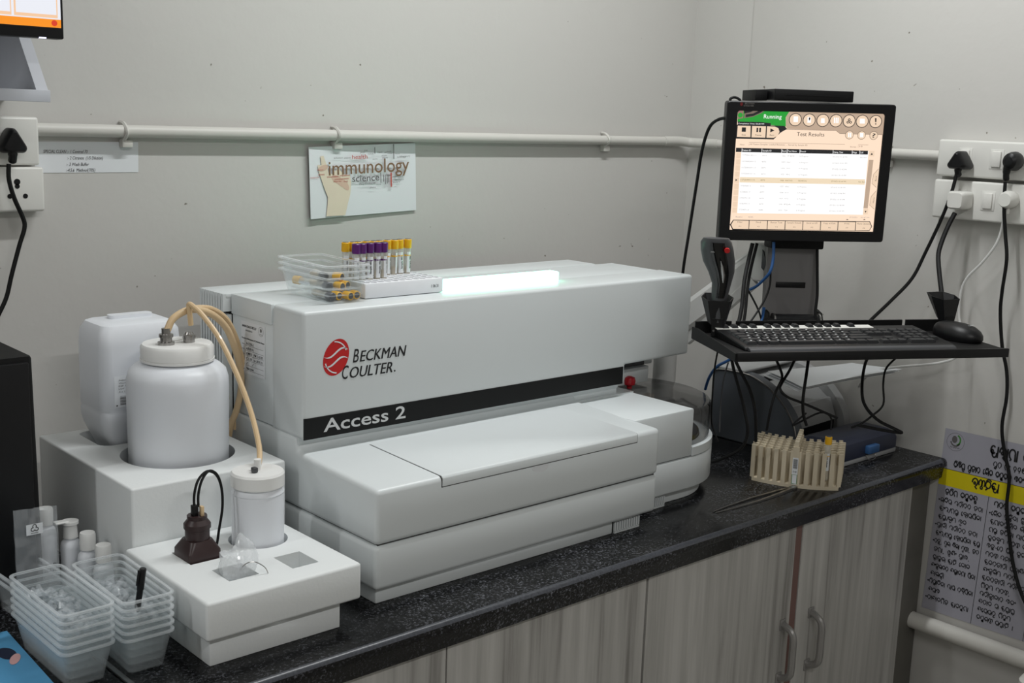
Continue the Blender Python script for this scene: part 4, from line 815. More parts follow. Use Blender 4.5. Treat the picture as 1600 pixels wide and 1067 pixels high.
for q in [('157204183111', (-0.1518, 0.0332), (-0.1196, 0.0332), .0030), ('4071', (-0.1063, 0.0332), (-0.0962, 0.0332), .0030), ('1022', (-0.0603, 0.0332), (-0.0521, 0.0332), .0030), ('TSH', (-0.0483, 0.0332), (-0.0325, 0.0332), .0030), ('In Progress', (-0.0193, 0.0332), (0.0012, 0.0332), .0030), ('07/10/21 01:40 PM', (0.0577, 0.0332), (0.0918, 0.0332), .0030), ('Not Sent', (0.1215, 0.0332), (0.1372, 0.0332), .0030)]: ui('row_lettering', 'ui_grey', 3, texts=[q])
for q in [('157204260112', (-0.1517, 0.0192), (-0.1195, 0.0192), .0030), ('4072', (-0.1062, 0.0192), (-0.0961, 0.0192), .0030), ('1023', (-0.0601, 0.0192), (-0.0519, 0.0192), .0030), ('hMsh2', (-0.0481, 0.0192), (-0.0392, 0.0192), .0030), ('In Progress', (-0.019, 0.0192), (0.0015, 0.0192), .0030), ('07/10/21 01:41 PM', (0.0581, 0.0192), (0.0922, 0.0192), .0030)]: ui('row_lettering', 'ui_grey', 3, texts=[q])
for q in [('157204337113', (-0.1517, 0.0054), (-0.1194, 0.0054), .0030), ('4073', (-0.1061, 0.0054), (-0.096, 0.0054), .0030), ('1024', (-0.0599, 0.0054), (-0.0517, 0.0054), .0030), ('HCV2', (-0.0479, 0.0054), (-0.039, 0.0054), .0030), ('In Progress', (-0.0188, 0.0054), (0.0018, 0.0054), .0030), ('07/10/21 01:42 PM', (0.0585, 0.0054), (0.0926, 0.0054), .0030)]: ui('row_lettering', 'ui_grey', 3, texts=[q])
for q in [('157204414114', (-0.1516, -0.0084), (-0.1193, -0.0084), .0030), ('4074', (-0.106, -0.0084), (-0.0958, -0.0084), .0030), ('1025', (-0.0597, -0.0084), (-0.0515, -0.0084), .0030), ('HIV2', (-0.0477, -0.0084), (-0.0388, -0.0084), .0030), ('In Progress', (-0.0185, -0.0084), (0.0021, -0.0084), .0030), ('07/10/21 01:43 PM', (0.0588, -0.0084), (0.093, -0.0084), .0030)]: ui('row_lettering', 'ui_grey', 3, texts=[q])
for q in [('157204491115', (-0.1516, -0.0222), (-0.1192, -0.0222), .0030), ('4075', (-0.1059, -0.0222), (-0.0957, -0.0222), .0030), ('1026', (-0.0595, -0.0222), (-0.0513, -0.0222), .0030), ('HCV2', (-0.0475, -0.0222), (-0.0316, -0.0222), .0030), ('0.02 NR IU/mL', (-0.0183, -0.0222), (0.0024, -0.0222), .0030), ('07/10/21 01:44 PM', (0.0592, -0.0222), (0.0935, -0.0222), .0030), ('Not Sent', (0.1233, -0.0222), (0.1392, -0.0222), .0030)]: ui('row_lettering', 'ui_olive', 3, texts=[q])
for q in [('157204568116', (-0.1515, -0.0359), (-0.1274, -0.0359), .0030), ('4076', (-0.1058, -0.0359), (-0.0956, -0.0359), .0030), ('1027', (-0.0593, -0.0359), (-0.0511, -0.0359), .0030), ('hMsh2', (-0.0473, -0.0359), (-0.0384, -0.0359), .0030), ('In Progress', (-0.018, -0.0359), (0.0026, -0.0359), .0030), ('07/10/21 01:45 PM', (0.0595, -0.0359), (0.0939, -0.0359), .0030)]: ui('row_lettering', 'ui_grey', 3, texts=[q])
for q in [('157204645117', (-0.1515, -0.0497), (-0.1273, -0.0497), .0030), ('4077', (-0.1056, -0.0497), (-0.0955, -0.0497), .0030), ('1028', (-0.0592, -0.0497), (-0.0509, -0.0497), .0030), ('HCV2', (-0.0471, -0.0497), (-0.0382, -0.0497), .0030), ('In Progress', (-0.0178, -0.0497), (0.0029, -0.0497), .0030), ('07/10/21 01:46 PM', (0.0599, -0.0497), (0.0943, -0.0497), .0030)]: ui('row_lettering', 'ui_grey', 3, texts=[q])
for q in [('157204722118', (-0.1514, -0.0635), (-0.1272, -0.0635), .0030), ('4078', (-0.1055, -0.0635), (-0.0953, -0.0635), .0030), ('1029', (-0.059, -0.0635), (-0.0507, -0.0635), .0030), ('HCV2', (-0.0469, -0.0635), (-0.0379, -0.0635), .0030), ('In Progress', (-0.0175, -0.0635), (0.0032, -0.0635), .0030), ('07/10/21 01:47 PM', (0.0603, -0.0635), (0.0947, -0.0635), .0030)]: ui('row_lettering', 'ui_grey', 3, texts=[q])
for q in [('157204799119', (-0.1514, -0.0766), (-0.1272, -0.0766), .0030), ('4079', (-0.1055, -0.0766), (-0.0952, -0.0766), .0030), ('1030', (-0.0588, -0.0766), (-0.0505, -0.0766), .0030), ('PSA', (-0.0467, -0.0766), (-0.0308, -0.0766), .0030), ('In Progress', (-0.0173, -0.0766), (0.0034, -0.0766), .0030), ('07/10/21 01:48 PM', (0.0606, -0.0766), (0.095, -0.0766), .0030)]: ui('row_lettering', 'ui_grey', 3, texts=[q])
for q in [('157204876120', (-0.1514, -0.0901), (-0.1271, -0.0901), .0030), ('4080', (-0.1054, -0.0901), (-0.0951, -0.0901), .0030), ('1031', (-0.0587, -0.0901), (-0.0504, -0.0901), .0030), ('TSH', (-0.0465, -0.0901), (-0.0376, -0.0901), .0030), ('In Progress', (-0.0171, -0.0901), (0.0037, -0.0901), .0030), ('07/10/21 01:49 PM', (0.0609, -0.0901), (0.0954, -0.0901), .0030)]: ui('row_lettering', 'ui_grey', 3, texts=[q])
ROWB = [[(-0.1659, 0.0272), (-0.1551, 0.0272), (-0.155, 0.0392), (-0.1658, 0.0392)], [(-0.1658, 0.0132), (-0.1551, 0.0132), (-0.155, 0.0251), (-0.1657, 0.0251)], [(-0.1658, -0.0006), (-0.1553, -0.0006), (-0.1553, 0.0114), (-0.1657, 0.0114)], [(-0.1658, -0.0144), (-0.1553, -0.0144), (-0.1552, -0.0024), (-0.1657, -0.0024)], [(-0.1661, -0.0281), (-0.1553, -0.0281), (-0.1552, -0.0162), (-0.166, -0.0162)], [(-0.166, -0.0419), (-0.1552, -0.0419), (-0.1551, -0.0299), (-0.1659, -0.0299)], [(-0.166, -0.0557), (-0.1552, -0.0557), (-0.1551, -0.0437), (-0.1659, -0.0437)], [(-0.166, -0.0694), (-0.1555, -0.0694), (-0.1554, -0.0575), (-0.1659, -0.0575)], [(-0.166, -0.0826), (-0.1555, -0.0826), (-0.1554, -0.0706), (-0.1659, -0.0706)], [(-0.166, -0.0961), (-0.1554, -0.0961), (-0.1554, -0.0841), (-0.1659, -0.0841)]]
for q in ROWB: ui('row_button', 'ui_button', 2, [q])
ui('row_pointer', 'ui_dark', 3, [[(-0.1635, -0.0242), (-0.1592, -0.0216), (-0.1635, -0.0192)]])
ui('button_bar', 'ui_dark', 1, [[(-0.1626, -0.135), (0.1602, -0.1338), (0.1658, -0.123), (0.1594, -0.1111), (-0.1626, -0.1123), (-0.1692, -0.1236)]])
ui('function_button', 'ui_button', 2, [[(-0.1611, -0.1332), (-0.1254, -0.1332), (-0.1256, -0.1137), (-0.1612, -0.1137), (-0.1663, -0.1236)]])
ui('function_button', 'ui_button', 2, [[(-0.1239, -0.1329), (-0.0824, -0.1329), (-0.0827, -0.1134), (-0.1241, -0.1134)]])
ui('function_button', 'ui_button', 2, [[(-0.0808, -0.1329), (-0.0407, -0.1329), (-0.041, -0.1134), (-0.0811, -0.1134)]])
ui('function_button', 'ui_button', 2, [[(-0.0391, -0.1329), (0.0011, -0.1329), (0.0006, -0.1134), (-0.0394, -0.1134)]])
ui('function_button', 'ui_button', 2, [[(0.0027, -0.1329), (0.0429, -0.1329), (0.0423, -0.1134), (0.0022, -0.1134)]])
ui('function_button', 'ui_button', 2, [[(0.0445, -0.1329), (0.084, -0.1329), (0.0833, -0.1134), (0.0439, -0.1134)]])
ui('function_button', 'ui_button', 2, [[(0.0856, -0.1329), (0.1257, -0.1329), (0.125, -0.1134), (0.0849, -0.1134)]])
ui('function_button', 'ui_button', 2, [[(0.1273, -0.1326), (0.1597, -0.132), (0.1639, -0.123), (0.1582, -0.1125), (0.1265, -0.1128)]])
ui('function_lettering', 'ui_mid', 3, texts=[('Filter', (-0.1519, -0.1188), (-0.1403, -0.1188), .0036), ('F1', (-0.148, -0.1284), (-0.1428, -0.1284), .0026), ('Find', (-0.1086, -0.1188), (-0.0977, -0.1188), .0036), ('F2', (-0.1049, -0.1284), (-0.0998, -0.1284), .0026), ('Rerun Test', (-0.0743, -0.1188), (-0.0473, -0.1188), .0036), ('F3', (-0.0626, -0.1284), (-0.0574, -0.1284), .0026), ('Sample Details', (-0.0358, -0.1188), (-0.0024, -0.1188), .0036), ('F4', (-0.0208, -0.1284), (-0.0157, -0.1284), .0026), ('Send to LIS', (0.0098, -0.1188), (0.0354, -0.1188), .0036), ('F5', (0.0209, -0.1284), (0.0261, -0.1284), .0026), ('Copy to Disk', (0.0495, -0.1188), (0.0784, -0.1188), .0036), ('F6', (0.0623, -0.1284), (0.0675, -0.1284), .0026), ('Print', (0.0996, -0.1188), (0.1111, -0.1188), .0036), ('F7', (0.1038, -0.1284), (0.1089, -0.1284), .0026), ('More Options', (0.1297, -0.1188), (0.1605, -0.1188), .0036), ('F8', (0.1436, -0.1284), (0.1487, -0.1284), .0026)])
ui('scroll_track', 'ui_tan', 2, [[(0.1408, -0.0811), (0.1511, -0.0811), (0.1534, 0.0296), (0.1426, 0.0296)]])
ui('scroll_button', 'ui_button', 3, [[(0.1425, 0.0374), (0.1545, 0.0374), (0.1538, 0.05), (0.1418, 0.05)]])
ui('scroll_button', 'ui_button', 3, [[(0.141, -0.0949), (0.1525, -0.0949), (0.1525, -0.0823), (0.141, -0.0823)]])
ui('scroll_arrows', 'ui_dark', 4, [[(0.1453, 0.041), (0.1506, 0.041), (0.1479, 0.0458)], [(0.1443, -0.0871), (0.1491, -0.0871), (0.1467, -0.0913)], [(0.1021, -0.1087), (0.1085, -0.1087), (0.105, -0.1063)], [(0.1424, -0.1081), (0.1488, -0.1081), (0.1453, -0.1057)]])
ui('side_tab', 'ui_button', 2, [[(0.1552, -0.0242), (0.167, -0.0332), (0.1675, 0.0099), (0.1568, -0.0033)]])
ui('side_tab', 'ui_button', 2, [[(0.1547, -0.0736), (0.1666, -0.0829), (0.1671, -0.0404), (0.1564, -0.0536)]])
ui('tab_outline', 'ui_mid', 3, ribs=[([(0.167, -0.0332), (0.1552, -0.0242), (0.1568, -0.0033), (0.1675, 0.0099)], .0007), ([(0.1666, -0.0829), (0.1547, -0.0736), (0.1564, -0.0536), (0.1671, -0.0404)], .0007)])
b = B(); TF = frame(MF[0], (0, 0, 1), (-1, 0, 0)); TF = (MF[0], Vector((0, 0, 1)), Vector((-1, 0, 0)))
for t_, p_ in (('Back', (0.1635, -0.0183)), ('Menu', (0.1631, -0.0685))): b.text(TF, t_, p_[1], p_[1] + .0125, -p_[0] - .0015, .0034, .0012)
b.f = [f_ if (b.v[f_[1]] - b.v[f_[0]]).cross(b.v[f_[2]] - b.v[f_[1]]).y < 0 else f_[::-1] for f_ in b.f]; b.v = [Vector((v.x, -.0112, v.z)) for v in b.v]; part(SCN, 'tab_lettering', b, MATS['ui_mid'], True)
ui('footer_lettering', 'ui_grey', 2, texts=[('Routine', (-0.1569, -0.1069), (-0.1415, -0.1069), .0032), ('4205', (-0.1281, -0.1069), (-0.1166, -0.1069), .0032), ('07/10/2021', (0.1099, -0.1039), (0.1285, -0.1039), .0030), ('01:47 PM', (0.1368, -0.1039), (0.1567, -0.1039), .0030)])
# drive on top of the monitor
DV = thing('disk_drive', 'flat black disk drive lying on top of the monitor', 'drive', (MC[0], MC[1], z(.850)))
part(DV, 'case', B().box(-.085, .092, -.008, .135, z(.850), z(.8735), .0015).xf(cm), BLACKPL)
part(DV, 'front_plate', B().box(-.084, .091, -.0105, -.0082, z(.851), z(.8725), .0005).xf(cm), BLACKMAT)
part(DV, 'drive_slot', B().box(-.06, .06, -.0112, -.0102, z(.861), z(.863)).xf(cm), BLACKPL)
part(DV, 'mount_ear', B().box(-.115, -.088, .03, .13, z(.848), z(.871), .001).xf(cm), BLACKMAT)

# keyboard tray
KO = (2.05, 1.222, z(.371)); KR = -28; km = Matrix.Translation(KO) @ Matrix.Rotation(math.radians(KR), 4, 'Z')
KT = thing('keyboard_tray', 'black metal keyboard tray on the monitor arm', 'tray', KO, KR)
part(KT, 'tray_plate', B().box(-.285, .30, .002, .205, -.006, 0, .001), BLACKMAT, True)
part(KT, 'front_lip', B().box(-.285, .304, -.004, .004, -.016, .002, .0015), BLACKPL, True)
part(KT, 'side_flange', B().prism([(-.002, -.016), (.215, -.012), (.215, .012), (.19, .014), (-.002, 0)], 'x', -.2885, -.2855), BLACKMAT, True)
for x0, x1 in ((-.285, -.205), (-.195, -.012), (-.004, .19), (.198, .298)): part(KT, 'rear_rail', B().box(x0, x1, .205, .209, -.004, .025, .0006, 1), BLACKMAT, True)
kb_ = cm @ Vector((-.01, .05, z(.345))); kl = km.inverted() @ kb_
part(KT, 'support_bracket', B().loft([[(kl.x + sx * .05, y_, zz) for sx, zz in ((-1, -.026), (1, -.026), (1, -.0065), (-1, -.0065))] for y_ in (.06, kl.y)]), BLACKMAT, True)
def holder(x, y, rz, label):
    t = thing('scanner_holder', label, 'holder', km @ Vector((x, y, .0)), KR + rz)
    t.scale = (1.3, 1.3, 1.12)
    g = lambda s_, d_, zz, yy: [(-s_, yy - d_, zz), (s_, yy - d_, zz), (s_ * 1.45, yy, zz + .004), (s_, yy + d_, zz + .008), (-s_, yy + d_, zz + .008), (-s_ * 1.45, yy, zz + .004)]
    part(t, 'cup', B().loft([g(.010, .010, .022, 0), g(.0175, .020, .066, .010), g(.0165, .0185, .066, .010), g(.009, .009, .024, 0)]), BLACKPL, True)
    part(t, 'foot', B().box(-.009, .009, -.011, -.008, .001, .034, .0008, 1).box(-.014, .014, -.011, .012, .0005, .003, .0008, 1), BLACKMAT, True)
    for sx in (-.006, .006): part(t, 'screw', B().cyl((sx, -.0125, .012), (sx, -.011, .012), .0018, n=8), STEEL, True)
    return t
holder(-.252, .175, -16, 'black sheet metal holder carrying the barcode scanner')
holder(.280, .186, 10, 'empty black sheet metal holder at the right rear of the tray')
# barcode scanner
so = km @ Vector((-.252, .175, .0)); SN = thing('barcode_scanner', 'dark handheld barcode scanner standing upright in its holder', 'scanner', so, -44); SN.scale = (1.22, 1.22, 1.14)
secs = [(.026, 0, .0, .011, .012), (.045, 0, .002, .0125, .013), (.070, .002, .004, .0135, .014), (.095, .004, .003, .016, .015), (.115, .002, .0, .0215, .017), (.135, -.004, -.006, .0265, .019), (.155, -.009, -.013, .027, .020), (.170, -.012, -.018, .0255, .019), (.177, -.013, -.021, .021, .015)]
def sec(k, gr=1, fy=0): zz, cx, cy, a, c_ = secs[k]; return [(cx + a * gr * math.cos(2 * math.pi * i / 24), cy + fy + c_ * gr * math.sin(2 * math.pi * i / 24), zz) for i in range(24)]
part(SN, 'shell', B().loft([sec(k) for k in range(len(secs))]), DKGREY, True)
part(SN, 'face_plate', B().loft([[(cx + .78 * a * math.cos(math.radians(180 + 180 * i / 12)), cy - .001 + (c_ + .0008) * math.sin(math.radians(180 + 180 * i / 12)) * 1.0, zz) for i in range(13)] for zz, cx, cy, a, c_ in secs[2:8]], False, False), mat('gloss_black', (10, 10, 11), .08), True)
sf = frame((-.008, -.0318, .155), X_, (0, -.32, .95))
part(SN, 'red_button', B().cyl((.004, -.0335, .158), (.004, -.0365, .157), .0045, n=16), RED, True)
part(SN, 'scanner_lettering', B().text(frame((.0, -.0340, .153), (-1, 0, 0), (0, .3, -.95)), 'BECKMAN', .008, .022, -.002, .0028, -.0012, .2, 0).text(frame((.0, -.0338, .158), (-1, 0, 0), (0, .3, -.95)), 'COULTER', .006, .020, -.002, .0028, -.0012, .2, 0), LIGHTINK, True)
part(SN, 'trigger', B().loft([[(cx + .4 * a * math.cos(math.radians(180 + 180 * i / 8)), cy - .0025 + c_ * math.sin(math.radians(180 + 180 * i / 8)), zz) for i in range(9)] for zz, cx, cy, a, c_ in ((.098, .004, .003, .010, .0155), (.112, .003, .0, .016, .0172), (.128, -.001, -.004, .014, .0185), (.138, -.004, -.007, .006, .0193))], False, False), STEEL, True)
# keyboard
KB = thing('keyboard', 'black keyboard with silver strip along its rear edge', 'keyboard', km @ Vector((-.032, .0, .0005)), KR)
part(KB, 'base', B().prism([(.018, 0), (.172, 0), (.172, .019), (.15, .0175), (.042, .0095), (.02, .007)], 'x', -.228, .226, .002), BLACKPL, True)
part(KB, 'wrist_edge', B().prism([(.004, 0), (.019, 0), (.019, .0072), (.008, .005)], 'x', -.222, .222, .001), DKGREY, True)
part(KB, 'silver_strip', B().prism([(.151, .0165), (.174, .0185), (.174, .0205), (.151, .0185)], 'x', -.228, .122, .0005, 1), SOCKET, True)
KEYM = mat('key_black', (30, 31, 34), .4); KC = {}
def key(x, y, w_, zz):
    k = round(w_, 4)
    if k not in KC:
        KC[k] = mesh('key', B().loft([[(sx * (w_ / 2 - i_), sy * (.0085 - i_), h_) for sx, sy in ((-1, -1), (1, -1), (1, 1), (-1, 1))] for i_, h_ in ((.0, 0), (.0022, .0055), (.0030, .006))]), KEYM)
    o = bpy.data.objects.new('key', KC[k]); COL.objects.link(o); o.parent = KB; o.location = (x, y, zz); o.rotation_euler.x = math.radians(4.2)
U = .0190
def krow(y, zz, x, ws):
    for w_ in ws:
        if w_ > 0: key(x + w_ * U / 2, y, w_ * U - .001, zz)
        x += abs(w_) * U
kz = lambda y: .0085 + (y - .042) * .074
for r_k, ws in enumerate(([1.25, 1.25, 1.25, 6.25, 1.25, 1.25, 1.25, 1.25, -.35, 1, 1, 1, -.35, 2, 1], [2.25] + [1] * 10 + [2.75, -1.35, 1, -1.35, 1, 1, 1, 1], [1.75] + [1] * 11 + [2.25, -3.7, 1, 1, 1], [1.5] + [1] * 12 + [1.5, -.35, 1, 1, 1, -.35, 1, 1, 1, 1], [1] * 13 + [2, -.35, 1, 1, 1, -.35, 1, 1, 1, 1])):
    krow(.044 + r_k * .0195, kz(.044 + r_k * .0195), -.217, ws)
for k in range(13): key(-.207 + k * .0205 + .012 * (k // 4), .1635, .0130, .0195)
b = B()
for k in range(60):
    r_k, c_k = k % 5, k // 5; b.rect(frame((0, 0, 0), X_, (0, 1, .074)), -.205 + c_k * U + r_k * .006, -.201 + c_k * U + r_k * .006, .046 + r_k * .0195, .050 + r_k * .0195, kz(.044 + r_k * .0195) + .0063 - .074 * (.046 + r_k * .0195))
part(KB, 'key_legends', b, LIGHTINK, True, stuff=True)
# mouse
MS = thing('computer_mouse', 'black computer mouse at the right end of the keyboard tray', 'mouse', km @ Vector((.258, .105, .0005)), KR + 25)
L_ = []
for zz, s_, dy in ((0, .93, 0), (.006, 1, 0), (.014, 1, .001), (.022, .93, .003), (.029, .78, .006), (.034, .52, .009), (.036, .2, .010)):
    L_.append([(.032 * s_ * math.cos(t_) * (1 - .10 * math.sin(t_)), dy + .055 * s_ * math.sin(t_), zz) for t_ in [2 * math.pi * i / 28 for i in range(28)]])
part(MS, 'shell', B().loft(L_), BLACKPL, True, ang=60)
part(MS, 'scroll_wheel', B().cyl((-.004, .026, .0285), (.004, .026, .0285), .0055, n=16), DKGREY, True)
part(MS, 'maker_lettering', B().text(frame((-.012, -.03, .0335), (1, 0, 0), (0, 1, .3)), 'logitech', .0, .02, 0, .003, .0005), LIGHTINK, True)

# ------------------------------------------------------------------ printer and papers
PO = (2.415, 1.625, T); PRT = thing('laser_printer', 'grey laser printer with rounded dark side standing in the corner', 'printer', PO, 4)
prof = [(0, .012), (.012, .003), (.245, .003), (.25, .02), (.25, .165), (.235, .178), (.16, .180), (.12, .172), (.075, .150), (.035, .115), (.010, .080), (0, .05)]
sp = [(y_, zz) for y_, zz, _ in smooth([(a, c_, 0) for a, c_ in prof] + [(0, .012, 0)], 4)][:-1]
for x0, x1, m_ in ((0, .032, PRN_D), (.235, .267, PRN_L)):
    part(PRT, 'side_panel', B().prism(sp, 'x', x0, x1, .002, 1), m_, True)
bp_ = [(.03, .06), (.03, .003), (.24, .003), (.24, .165), (.15, .168), (.145, .150), (.09, .135), (.05, .105), (.035, .09)]
part(PRT, 'body', B().prism(bp_, 'x', .0325, .2345, .002, 1), PRN_L, True)
part(PRT, 'paper_opening', B().box(.04, .228, .026, .0335, .006, .052), BLACKMAT, True)
part(PRT, 'front_door', B().prism([(.02, .055), (.031, .055), (.052, .108), (.042, .108)], 'x', .036, .231, .001), PRN_L, True)
part(PRT, 'output_slot', B().box(.04, .22, .143, .1475, .151, .164), BLACKMAT, True)
part(PRT, 'top_cover', B().box(.0, .267, .16, .249, .1802, .187, .003), PRN_L, True)
part(PRT, 'silver_trim', B().tube([(-.0012, a, c_) for a, c_ in prof[4:]], .0022, 6, 3), STEEL, True)
def sheet(pts, label, th=.0012):
    b = B(); q = [Vector(p) for p in pts]; n = 8; vs = []
    for i in range(n + 1):
        for j in range(n + 1):
            u0, v0 = i / n, j / n; p = q[0].lerp(q[1], u0).lerp(q[3].lerp(q[2], u0), v0); vs.append(p + Vector((0, 0, .003 * math.sin(3 * u0 + 2 * v0))))
    m_ = (n + 1) ** 2; vs += [v - Vector((0, 0, th)) for v in vs]; fs = []
    for i in range(n):
        for j in range(n):
            a = i * (n + 1) + j; f_ = (a, a + n + 1, a + n + 2, a + 1); fs.append(f_); fs.append(tuple(x + m_ for x in f_[::-1]))
    edge = [i * (n + 1) for i in range(n + 1)] + [n * (n + 1) + j for j in range(1, n + 1)] + [i * (n + 1) + n for i in range(n - 1, -1, -1)] + [j for j in range(n - 1, 0, -1)]
    for k in range(len(edge)): a, c_ = edge[k], edge[(k + 1) % len(edge)]; fs.append((a, c_, c_ + m_, a + m_))
    single('paper_sheet', b.add(vs, fs), PAPER, label, 'paper', 'papers on the printer')
p0 = [(2.370, 1.585, z(.187)), (2.672, 1.507, z(.210)), (2.66, 1.64, z(.207)), (2.405, 1.715, z(.196))]
sheet(p0, 'uppermost white paper sheet jutting from the printer top')
sheet([(a + .004, c_ + .008, d_ - .006) for a, c_, d_ in p0], 'second white paper sheet under the uppermost one on the printer')
sheet([(a - .004, c_ + .014, d_ - .011) for a, c_, d_ in p0], 'third white paper sheet, deepest in the pile on the printer')

# navy case in front of the printer
CS = thing('navy_carry_case', 'flat navy plastic case with light blue latch by the printer', 'case', (2.535, 1.555, T))
part(CS, 'lower_shell', B().box(2.402, 2.668, 1.499, 1.612, z(.0005), z(.014), .003), PRN_L)
part(CS, 'upper_shell', B().loft([rrect(.135 - i_, .059 - i_, .012, z(zz), (2.535, 1.5555)) for i_, zz in ((0, .0142), (0, .040), (.004, .052), (.016, .060), (.03, .062))]), BLUECASE)
part(CS, 'latch', B().box(2.520, 2.566, 1.484, 1.499, z(.020), z(.040), .003), BLUEPL, label='light blue latch')
part(CS, 'wire_bail', B().tube([(2.523, 1.495, z(.016)), (2.527, 1.490, z(.006)), (2.543, 1.489, z(.003)), (2.559, 1.490, z(.006)), (2.563, 1.495, z(.016))], .0012, 6), STEEL)

# ------------------------------------------------------------------ curved sample racks
RO = Vector((2.197, 1.474, T)); RZ = -60; rw = .096
def rack_mesh():
    Rr = .24; cy = Rr; A0 = math.asin(rw / Rr)
    def ap(a, r): return (r * math.sin(a), cy - r * math.cos(a))
    def seg(b, a0, a1, r0, r1, z0, z1, n=2):
        P_ = [ap(a0 + (a1 - a0) * i / n, r0) for i in range(n + 1)] + [ap(a1 - (a1 - a0) * i / n, r1) for i in range(n + 1)]; b.prism(P_, 'z', z0, z1)
    b = B(); seg(b, -A0, A0, Rr, Rr - .0195, 0, .008, 20); seg(b, -A0, A0, Rr - .0165, Rr - .0195, .008, .070, 20)
    slots = []; pitch = (A0 - .030) / 5
    for s_ in (-1, 1):
        for k in range(6):
            a_ = s_ * (.030 + k * pitch); w2 = .0205 if k else .012; h2 = .084
            wd = pitch * .26
            seg(b, a_ - wd, a_ + wd, Rr, Rr - .003, .008, h2); seg(b, a_ - wd * .5, a_ + wd * .5, Rr - .003, Rr - .0165, .055, h2 - .004)
            seg(b, a_ - wd, a_ + wd, Rr - .0165, Rr - .0195, .07, h2)
        for k in range(5):
            a_ = s_ * (.030 + (k + .5) * pitch); wd = pitch * .26
            seg(b, a_ - wd, a_ + wd, Rr, Rr - .003, .076, .080) if 0 else None
            seg(b, a_ - wd * .9, a_ + wd * .9, Rr - .0195 + .001, Rr - .0165, .07, .078)
    h = B(); seg(h, -.028, .028, Rr + .0012, Rr - .014, .0, .094, 4); seg(h, -.020, .020, Rr - .002, Rr - .0165, .094, .106, 4)
    return mesh('rack_frame', b, BEIGE), mesh('handle', h, BEIGE), Rr
rf_, rh_, Rr = rack_mesh(); NR = 6
for k in range(NR):
    lab = ['front most beige curved sample rack with barcode label', 'second beige curved sample rack from the front', 'third beige curved sample rack from the front', 'fourth beige curved sample rack from the front', 'fifth beige curved sample rack from the front', 'rearmost beige curved sample rack of the six'][k]
    c_ = RO + Matrix.Rotation(math.radians(RZ), 3, 'Z') @ Vector((0, k * .0212, .0004))
    t = thing('sample_rack', lab, 'rack', c_, RZ, 'nested beige sample racks')
    for nm, me in (('rack_frame', rf_), ('handle', rh_)):
        o = bpy.data.objects.new(nm, me); COL.objects.link(o); o.parent = t; RM[o] = RM[t]
    if k == 0:
        lf = frame((0, -.0014, 0), X_, Z_); lb = part(t, 'barcode_label', B().rect(lf, -.0062, .0062, .008, .070, .0003), PAPER, True)
        b = B()
        for i in range(16): b.rect(lf, -.0046, .0046, .045 + i * .0014, .0455 + i * .0014 + .0004 * ((i * 7) % 3) / 2, .0007)
        b.text(lf, '0142', -.004, .004, .036, .004, .0007); part(lb, 'barcode', b, INK, True)
        b = B(); b.ribbon(lf, [(-.0055, .010), (.0055, .010), (.0055, .031), (-.0055, .031), (-.0055, .010)], .0012, .0007); part(lb, 'green_frame', b, GREENP, True)
tb = blood_tube('rack_tube', YCAP, .0078, .0175, .088)
tp = RO + Matrix.Rotation(math.radians(RZ), 3, 'Z') @ Vector((.066, .0195, .0))
placed(tb, True, 'single yellow capped tube standing in the front beige rack', (tp.x, tp.y, T + .0205), (0, 0, math.radians(-60)))
# forceps
FC = thing('forceps', 'long thin steel forceps lying before the beige racks', 'forceps', (2.05, 1.483, T))
for s_ in (-1, 1):
    part(FC, 'blade', B().loft([[Vector((1.912, 1.47, T)).lerp(Vector((2.185, 1.468, T)), u0) + Vector((0, s_ * (.001 + .010 * math.sin(math.pi * min(1, u0 * .9 + .08))) + y_, zz)) for y_, zz in ((-w_, .0006), (w_, .0006), (w_, .0026 + .004 * u0), (-w_, .0026 + .004 * u0))] for u0, w_ in ((0, .0008), (.2, .0012), (.5, .002), (.8, .003), (1, .003))]), STEEL)
part(FC, 'joint', B().box(2.178, 2.196, 1.462, 1.474, T + .0006, T + .0075, .001), STEEL)

